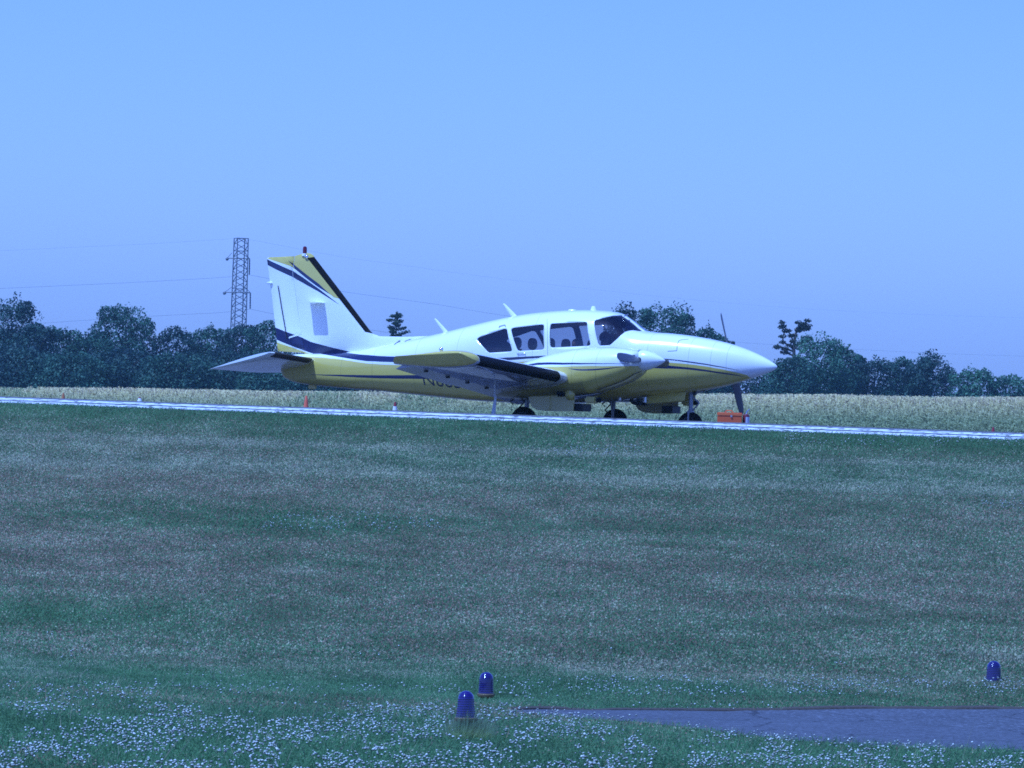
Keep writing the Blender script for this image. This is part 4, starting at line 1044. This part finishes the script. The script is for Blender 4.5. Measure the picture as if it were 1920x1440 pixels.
TR = [ # px, top, half width px, depth, label, kind, tone
 (30,557,62,330,'tall dark tree at the far left edge of the treeline','broad',C_DK),
 (236,568,70,332,'tallest rounded tree left of the lattice pylon','broad',C_MID),
 (118,606,58,336,'low tree filling the dip left of the tallest rounded tree','hedge',C_MID),
 (170,618,48,338,'small tree tucked against the left flank of the tallest rounded tree','hedge',C_DK),
 (72,600,45,325,'bushy tree just right of the tall dark edge tree','hedge',C_DK),
 (330,610,52,334,'hedgerow tree just right of the tallest rounded tree','hedge',C_DK),
 (395,607,50,340,'hedgerow tree just left of the foot of the pylon','hedge',C_MID),
 (452,602,48,338,'hedgerow tree under the lattice pylon','hedge',C_DK),
 (505,598,50,336,'hedgerow tree showing beside the rudder of the aeroplane','hedge',C_MID),
 (30,640,80,312,'wide bush low at the far left in front of the dark tree','hedge',C_DK),
 (130,655,75,310,'wide low bush below the dip in the treeline','hedge',C_MID),
 (235,650,80,312,'wide low bush below the tallest rounded tree','hedge',C_DK),
 (335,655,75,308,'lighter low bush between the rounded tree and the pylon','hedge',C_MID),
 (430,650,75,312,'low bush below the pylon and above the tailplane','hedge',C_DK),
 (520,660,75,305,'low bush behind the tailplane of the aeroplane','hedge',C_MID),
 (610,640,80,325,'bush seen under the tail cone of the aeroplane','hedge',C_MID),
 (700,650,75,325,'bush hidden mostly behind the rear fuselage','hedge',C_DK),
 (800,660,70,325,'bush behind the wing of the aeroplane','hedge',C_DK),
 (1172,567,42,330,'first tree rising behind the windscreen','broad',C_DK),
 (1225,574,45,333,'second tree rising behind the nose, between its taller neighbours','broad',C_MID),
 (1275,572,48,330,'broad tree behind the nose, furthest right of the three','broad',C_MID),
 (1330,606,38,334,'lower tree sloping down behind the nose baggage door','hedge',C_MID),
 (1362,632,26,330,'small round treetop peeping over the tip of the nose','hedge',C_DK),
 (1430,668,55,332,'low tree just behind the tip of the nose','hedge',C_DK),
 (1540,627,62,328,'large rounded bushy tree right of the nose','broad',C_LT),
 (1583,640,34,332,'tall shoot of foliage on the right of the large rounded tree','hedge',C_MID),
 (1480,662,50,322,'bush filling between the nose tip and the large rounded tree','hedge',C_MID),
 (1640,667,52,334,'low dark tree right of the large rounded tree','hedge',C_DK),
 (1612,662,22,336,'slim pointed treetop right of the large rounded tree','hedge',C_DK),
 (1742,661,56,330,'dark flat-topped tree in the right part of the treeline','broad',C_DK),
 (1690,668,40,336,'dark tree left of the flat-topped tree','hedge',C_MID),
 (1828,686,52,322,'pale green tree right of the flat-topped tree','hedge',C_LT),
 (1900,700,50,322,'pale green tree at the right edge of the treeline','hedge',C_LT),
 (1970,712,50,322,'tree just beyond the right edge of the treeline','hedge',C_LT),
 (-60,590,60,330,'tree just beyond the left edge of the treeline','broad',C_DK),
 (2070,700,70,325,'broad tree well beyond the right edge of the treeline','hedge',C_MID),
 (2190,690,80,330,'last dark tree beyond the right edge of the treeline','hedge',C_DK),
 (-170,610,80,330,'broad tree well beyond the left edge of the treeline','hedge',C_MID),
 (-290,620,80,330,'last dark tree beyond the left edge of the treeline','hedge',C_DK),
]
for px, top, hw, d, lab, kd, cc in TR: tree(px, top, hw, d, lab, kd, group=HG, **cc)
tree(744, 584, 33, 345, 'lone fir with level branches above the rear fuselage', 'fir', name='fir_tree', c1=(.012,.030,.018), c2=(.03,.055,.03))
tree(1488, 600, 28, 345, 'crooked half bare tree sticking up right of the nose', 'bare', name='bare_tree', c1=(.014,.022,.016), c2=(.03,.045,.03))

# ================================================================== PYLON AND POWER LINES
D = 700.; PYX = at(447.5, 600, D); gzp = float(G(PYX.x, D))
ztop = EYE + (708.5-447)/F*D
PY = empty('lattice_pylon', (PYX.x, D, gzp)); tag(PY, 'tall steel lattice pylon rising behind the treeline on the left', 'pylon')
Mp = mat('galvanised_steel', (.16,.15,.17), .6, .4, var=.2, scale=2)
al = R(22); side = 1.85
def leg(i, z):
    f = 1+.15*(1-z/(ztop-gzp)); s = side/2*f
    cx, cy = [(-s,-s),(s,-s),(s,s),(-s,s)][i%4]
    return Vector((cx*math.cos(al)-cy*math.sin(al), cx*math.sin(al)+cy*math.cos(al), z))
HT = ztop-gzp; nbay = 26
bm = bmesh.new()
for i in range(4): tube(bm, [leg(i,HT*j/nbay) for j in range(nbay+1)], .10, 5)
bake('legs', bm, Mp, PY)
bm = bmesh.new()
for i in range(4):
    for j in range(nbay):
        z0, z1 = HT*j/nbay, HT*(j+1)/nbay
        a, b = (i, i+1) if j % 2 else (i+1, i)
        tube(bm, [leg(a,z0), leg(b,z1)] if i % 2 else [leg(i+1,z0), leg(i,z1)], .075, 4)
        if j % 6 == 0: tube(bm, [leg(i,z0), leg(i+1,z0)], .05, 4)
for i in range(4): tube(bm, [leg(i,HT), leg(i+1,HT)], .07, 4)
bake('bracing', bm, Mp, PY)
def rel(px, py): p = at(px, py, D); return Vector((p.x-PYX.x, 0, p.z-gzp))
for (l, r_, y, bw) in ((426,468,484,31),(421,469.5,548,31)):
    bm = bmesh.new(); L_, R__ = rel(l, y), rel(r_, y+1)
    tube(bm, [L_, R__], .09, 5); tube(bm, [L_, rel(435,y-10)], .05, 4); tube(bm, [R__, rel(460,y-9)], .05, 4)
    bmesh.ops.create_uvsphere(bm, u_segments=8, v_segments=6, radius=.28, matrix=Matrix.Translation(L_+Vector((0,0,-.15))))
    arm = bake('cross_arm', bm, Mp, PY)
    bm = bmesh.new(); B = rel(r_-.5, y+bw); prof = []
    for k in range(14): t = k/13; prof += [(.09 if k % 2 else .13, 0+t)]
    tube(bm, [R__.lerp(B, t) for _, t in prof], [p[0] for p in prof], 8); bake('insulator', bm, mat('insulator_glass', (.07,.06,.09), .4), arm)
def line(pts, label):
    P = [at(a, b, d) for a, b, d in pts]; Q = []
    ts = np.array([i for i in range(len(P))], float); tt = np.linspace(0, len(P)-1, 60)
    for t in tt: Q.append(Vector((pchip(ts,[p.x for p in P],t), pchip(ts,[p.y for p in P],t), pchip(ts,[p.z for p in P],t))))
    c = Q[0].copy(); bm = bmesh.new(); tube(bm, [q-c for q in Q], .010 if 'faint' in label else .022, 4)
    o = bake('power_line', bm, mat('cable', (.10,.10,.13), .6)); o.location = c; tag(o, label, 'power line', 'power lines strung from the pylon')
line([(-60,544,720),(0,541,715),(220,531,705),(425,519.5,702),(467.5,515.5,700)], 'middle power line running left from the pylon')
line([(-60,617,720),(80,606,715),(300,592,705),(420,585.5,702),(469,579.5,700)], 'lowest power line running left from the pylon, partly behind trees')
line([(-60,473,720),(0,470,715),(300,456,705),(436,447.5,700)], 'faint topmost power line running left from the pylon')
line([(467.5,515.5,700),(530,527,715),(665,550,755),(800,568,800),(935,590,850),(1200,624,960),(1460,647,1060),(1700,660,1130),(1980,670,1200)], 'middle power line running right from the pylon behind the cabin')
line([(469,579.5,700),(515,589,715),(665,614,755),(900,648,850),(1200,680,960),(1460,700,1060),(1980,722,1200)], 'lowest power line running right from the pylon, mostly hidden')
line([(461,448,700),(700,490,760),(1000,530,870),(1400,571,1030),(1640,586,1110),(1980,598,1200)], 'faint topmost power line running right from the pylon')

# ================================================================== CONES, CASE, TAXIWAY LIGHTS
def ground_pt(px, d):
    u, _ = unroll(px, 770); X = u/F*d; return Vector((X, d, float(G(X, d))))
def cone(px, ytop, ybot, wid, d, label, bands, cat='cone', name='traffic_cone'):
    g = ground_pt(px, d); t = at(px, ytop, d); H = t.z-g.z; w = wid/F*d/2
    root = empty(name, (t.x, t.y, g.z)); tag(root, label, cat, 'markers along the far edge of the runway')
    vis = (at(px,ytop,d)-at(px,ybot,d)).z
    bm = bmesh.new(); s = H/vis
    r1 = w*(.42+.58*1.0); rb = w*.42+(w-w*.42)*s
    lathe(bm, [(rb*1.0,.03),(rb*.98,.06),(w*.42,H-.015),(w*.30,H),(w*.1,H-.01)], (0,0,0), n=20)
    body_ = bake('cone_body', bm, bands[0], root)
    if len(bands) > 1:
        z0, z1 = H-vis*.95, H-vis*bands[2]
        f = lambda z: rb*.98+(w*.42-rb*.98)*((z-.06)/(H-.075))+.003
        bm = bmesh.new(); lathe(bm, [(f(z0),z0),(f(z1),z1)], (0,0,0), n=20, cap=False); bake('white_sleeve', bm, bands[1], root)
    bm = bmesh.new(); box(bm, (0,0,.016), (rb*2.6,rb*2.6,.03), bev=.008); bake('cone_base', bm, bands[0], root)
Mbr = mat('faded_orange', (.42,.13,.05), .6); Mcw = mat('cone_white', (.75,.74,.76), .5); Mdr = mat('dark_red_plastic', (.28,.02,.03), .5); Mco = mat('cone_orange', (.75,.14,.07), .5, var=.15)
cone(119, 736.5, 750, 8, 84, 'small faded brownish orange cone at far left of runway', [Mbr])
cone(262, 744.5, 754, 9, 82, 'short white marker cone with a red top, second from the left', [Mdr, Mcw, .25])
cone(574.5, 742, 766, 10, 76, 'tall orange cone under the tail of the aeroplane', [Mco])
cone(741, 753.5, 772, 9, 75, 'cone with red top and white lower half under the rear fuselage', [Mdr, Mcw, .45])
cone(1862.5, 800.5, 814, 8.5, 66, 'small dark red marker on the right beyond the nose', [Mdr])
# orange equipment case
d = 64.2; g = ground_pt(1368, d); tl = at(1346,773,d); tr = at(1391,774,d); w = (tr-tl).length; hgt = .5*(tl.z+tr.z)-g.z
CS = empty('equipment_case', (0.5*(tl.x+tr.x), d, g.z)); CS.rotation_euler = (0,-R(.3),0)
tag(CS, 'orange metal equipment case standing on the runway beside the propeller', 'case')
bm = bmesh.new(); box(bm, (0,0,hgt*.42), (w,.22,hgt*.84), bev=.008); bake('case_body', bm, M_orange, CS)
bm = bmesh.new(); box(bm, (0,0,hgt*.92), (w+.012,.232,hgt*.155), bev=.01); lid = bake('case_lid', bm, mat('orange_lid', (.82,.17,.05), .4), CS)
bm = bmesh.new(); tube(bm, [(-.07,0,hgt),(-.05,0,hgt+.03),(.03,0,hgt+.03),(.05,0,hgt)], .007, 8); bake('carry_handle', bm, M_orange, lid)
bm = bmesh.new(); box(bm, (.02,-.118,hgt*.84), (.03,.01,.03), bev=.003); bake('latch', bm, M_metal, CS)
p = at(1398.5, 776, d); g2 = float(G(p.x, d)); hb = p.z-g2
BX = empty('dark_red_canister', (p.x+.005, d, g2)); tag(BX, 'dark red canister with pale label and lever, right end of the orange case', 'canister')
bm = bmesh.new(); lathe(bm, [(.045,0),(.052,.01),(.052,hb-.03),(.04,hb-.008),(.015,hb)], (0,0,0), n=22); bake('canister_body', bm, mat('maroon_paint', (.16,.02,.03), .4), BX)
bm = bmesh.new()
lathe(bm, [(.0535,hb*.45),(.0535,hb*.86)], (0,0,0), n=22, cap=False); bmesh.ops.delete(bm, geom=[f for f in bm.faces if not (f.calc_center_median().y < -.01 and f.calc_center_median().x > -.005)], context='FACES'); bake('paper_label', bm, mat('paper_label', (.6,.6,.7), .6), BX)
bm = bmesh.new(); tube(bm, [(0,0,hb-.01),(.01,0,hb+.03),(.05,0,hb+.075)], [.012,.011,.008], 8); bake('lever', bm, M_metal, BX)

def lamp_glass():
    m = bpy.data.materials.new('cobalt_glass'); m.use_nodes = True; nb = NB(m.node_tree); p = nb.N['Principled BSDF']
    tc = nb.N.new('ShaderNodeTexCoord'); wv = nb.N.new('ShaderNodeTexNoise'); wv.inputs['Scale'].default_value = 9; nb.L.new(tc.outputs['Object'], wv.inputs['Vector'])
    nb.L.new(nb.mix(wv.outputs['Fac'], (.006,.002,.055), (.016,.005,.14)), p.inputs['Base Color'])
    rb = nb.N.new('ShaderNodeTexWave'); rb.bands_direction = 'Z'; rb.inputs['Scale'].default_value = 22; nb.L.new(tc.outputs['Object'], rb.inputs['Vector'])
    bp = nb.N.new('ShaderNodeBump'); bp.inputs['Strength'].default_value = .5; bp.inputs['Distance'].default_value = .004; nb.L.new(rb.outputs['Fac'], bp.inputs['Height']); nb.L.new(bp.outputs[0], p.inputs['Normal'])
    p.inputs['Roughness'].default_value = .12; p.inputs['Coat Weight'].default_value = 1; p.inputs['Coat Roughness'].default_value = .03; return m
M_cob = lamp_glass()
def taxi_light(px, ytop, ybot, wpx, wbot, d, label, lean=0):
    c = at(px, ybot, d); t = at(px, ytop, d); g = float(G(c.x, c.y)); H = t.z-c.z; rb = wbot/F*d/2; rt = wpx/F*d/2
    root = empty('taxiway_light', (c.x, c.y, g)); root.rotation_euler = (0, R(lean), 0); tag(root, label, 'taxiway light', 'blue taxiway lights in the grass')
    b = c.z-g
    bm = bmesh.new(); prof = [(rb*1.02,b),(rb,b+.006),(rb*.98,b+H*.12),(rt,b+H*.5),(rt*.97,b+H*.68)]
    for i in range(1,9): a = math.pi/2*i/8; prof.append((max(.002, rt*.97*math.cos(a)), b+H*.68+H*.32*math.sin(a)))
    lathe(bm, prof, (0,0,0), n=32); gl = bake('blue_globe', bm, M_cob, root)
    bm = bmesh.new(); lathe(bm, [(rb*1.12,b-.012),(rb*1.14,b-.004),(rb*1.14,b+.004),(rb*1.05,b+.008)], (0,0,0), n=32); lathe(bm, [(rb*.8,b-.03),(rb*1.0,b-.012)], (0,0,0), n=24); bake('clamp_collar', bm, mat('aged_brass', (.25,.17,.09), .5, .6, var=.3, scale=20), root)
    bm = bmesh.new(); lathe(bm, [(.022,-.05),(.022,b-.03)], (0,0,0), n=16); bake('stem', bm, M_strut, root)
taxi_light(874, 1295, 1347, 32, 38, 25.4, 'nearest blue glass taxiway light wrapped in a tuft of grass', -1)
taxi_light(911, 1260, 1302, 27.5, 29.5, 32.3, 'blue glass taxiway light just behind the nearest one')
taxi_light(1862.5, 1239, 1281, 27, 29.5, 35.6, 'blue glass taxiway light at the right among clover, beyond the asphalt')
# tuft of long pale grass round the nearest light
n = 1300; c = at(874,1347,25.4); a = rng.random(n)*2*math.pi; rr = .02+.10*rng.random(n)**.8
X = c.x+rr*np.cos(a)+.01; Y = c.y-.04+rr*np.sin(a)*.8; Z = G(X,Y)-.01; h = (.11+.13*rng.random(n))*(1-.5*rr/.12)
spike = rng.random(n) < .06; h = np.where(spike, h+.09, h)
W = np.stack([.0022+.0*a, 0*a, 0*a],1); b = np.stack([X,Y,Z],1); ln = np.stack([(X-c.x)*.5+.02*rng.standard_normal(n)+.015, (Y-c.y)*.5, h],1)
V = np.stack([b-W*.6,b+W*.6,b+ln*.6+W*.5,b+ln*.6-W*.5,b+ln+np.array([.008,0,0])],1).reshape(-1,3); i = np.arange(n)[:,None]*5
T = np.repeat(np.array((.50,.62,.32))*(.6+.8*rng.random(n))[:,None],5,0); T = np.where(np.repeat(spike,5)[:,None], np.array([[.25,.22,.13]]), T)
tag(np_mesh('grass_tuft', V, np.concatenate([i,i+1,i+2,i+3,i+3,i+2,i+4],1).reshape(-1), np.tile([4,3],n), M_blade, T), 'tuft of long grass growing around the nearest blue light', 'grass', kind='stuff')

# ================================================================== HAZE
bm = bmesh.new(); box(bm, (0,720,17), (1500,2500,46))
hz = bake('haze', bm, bpy.data.materials.new('thin_haze'), smooth=False); tag(hz, kind='stuff')
m = hz.data.materials[0]; m.use_nodes = True; nt = m.node_tree; nt.nodes.clear()
out = nt.nodes.new('ShaderNodeOutputMaterial'); pv = nt.nodes.new('ShaderNodeVolumePrincipled')
pv.inputs['Color'].default_value = (.52,.90,1,1); pv.inputs['Density'].default_value = .00021; pv.inputs['Anisotropy'].default_value = .2
nt.links.new(pv.outputs[0], out.inputs['Volume'])

# ================================================================== LIGHT, SKY, CAMERA
ld = Vector((.20*CT+.40*ST, -.20*ST+.40*CT, -1.)).normalized()   # way the sunlight travels
sun = bpy.data.lights.new('sun', 'SUN'); sun.energy = 5.0; sun.angle = R(.53); sun.color = (.34,.58,1.0)
so = bpy.data.objects.new('sun', sun); COL.objects.link(so); so.rotation_euler = ld.to_track_quat('-Z','Y').to_euler()
to_sun = -ld; elev = math.asin(to_sun.z); az = math.atan2(to_sun.x, to_sun.y)
w = bpy.data.worlds.new('World'); scene.world = w; w.use_nodes = True; nt = w.node_tree; bg = nt.nodes['Background']
sky = nt.nodes.new('ShaderNodeTexSky'); sky.sky_type = 'NISHITA'; sky.sun_disc = False; sky.sun_elevation = elev; sky.sun_rotation = az
sky.altitude = 50; sky.air_density = 1.; sky.dust_density = .7; sky.ozone_density = 1.5
mx = nt.nodes.new('ShaderNodeMixRGB'); mx.blend_type = 'MULTIPLY'; mx.inputs[0].default_value = 1; mx.inputs[2].default_value = (.420,.680,1.95,1)
nt.links.new(sky.outputs[0], mx.inputs[1]); nt.links.new(mx.outputs[0], bg.inputs['Color']); bg.inputs['Strength'].default_value = .10

cam = bpy.data.cameras.new('camera'); cam.sensor_width = 36; cam.lens = F/1920*36; cam.clip_end = 6000; cam.clip_start = .1; cam.shift_y = (CY-720)/1920
co = bpy.data.objects.new('camera', cam); COL.objects.link(co); co.location = (0,0,EYE)
co.rotation_euler = (Matrix.Rotation(R(90),3,'X') @ Matrix.Rotation(ROLL,3,'Z')).to_euler()
scene.camera = co
scene.view_settings.view_transform = 'Standard'; scene.view_settings.look = 'None'; scene.view_settings.gamma = 1; scene.view_settings.exposure = .45
scene.render.resolution_x = 1024; scene.render.resolution_y = 768
cy = scene.cycles; cy.use_denoising = False; cy.pixel_filter_type = 'BLACKMAN_HARRIS'; cy.filter_width = 1.7; cy.max_bounces = 6; cy.diffuse_bounces = 3; cy.glossy_bounces = 3; cy.transparent_max_bounces = 8; cy.volume_bounces = 0; cy.transmission_bounces = 2
cy.caustics_reflective = False; cy.caustics_refractive = False
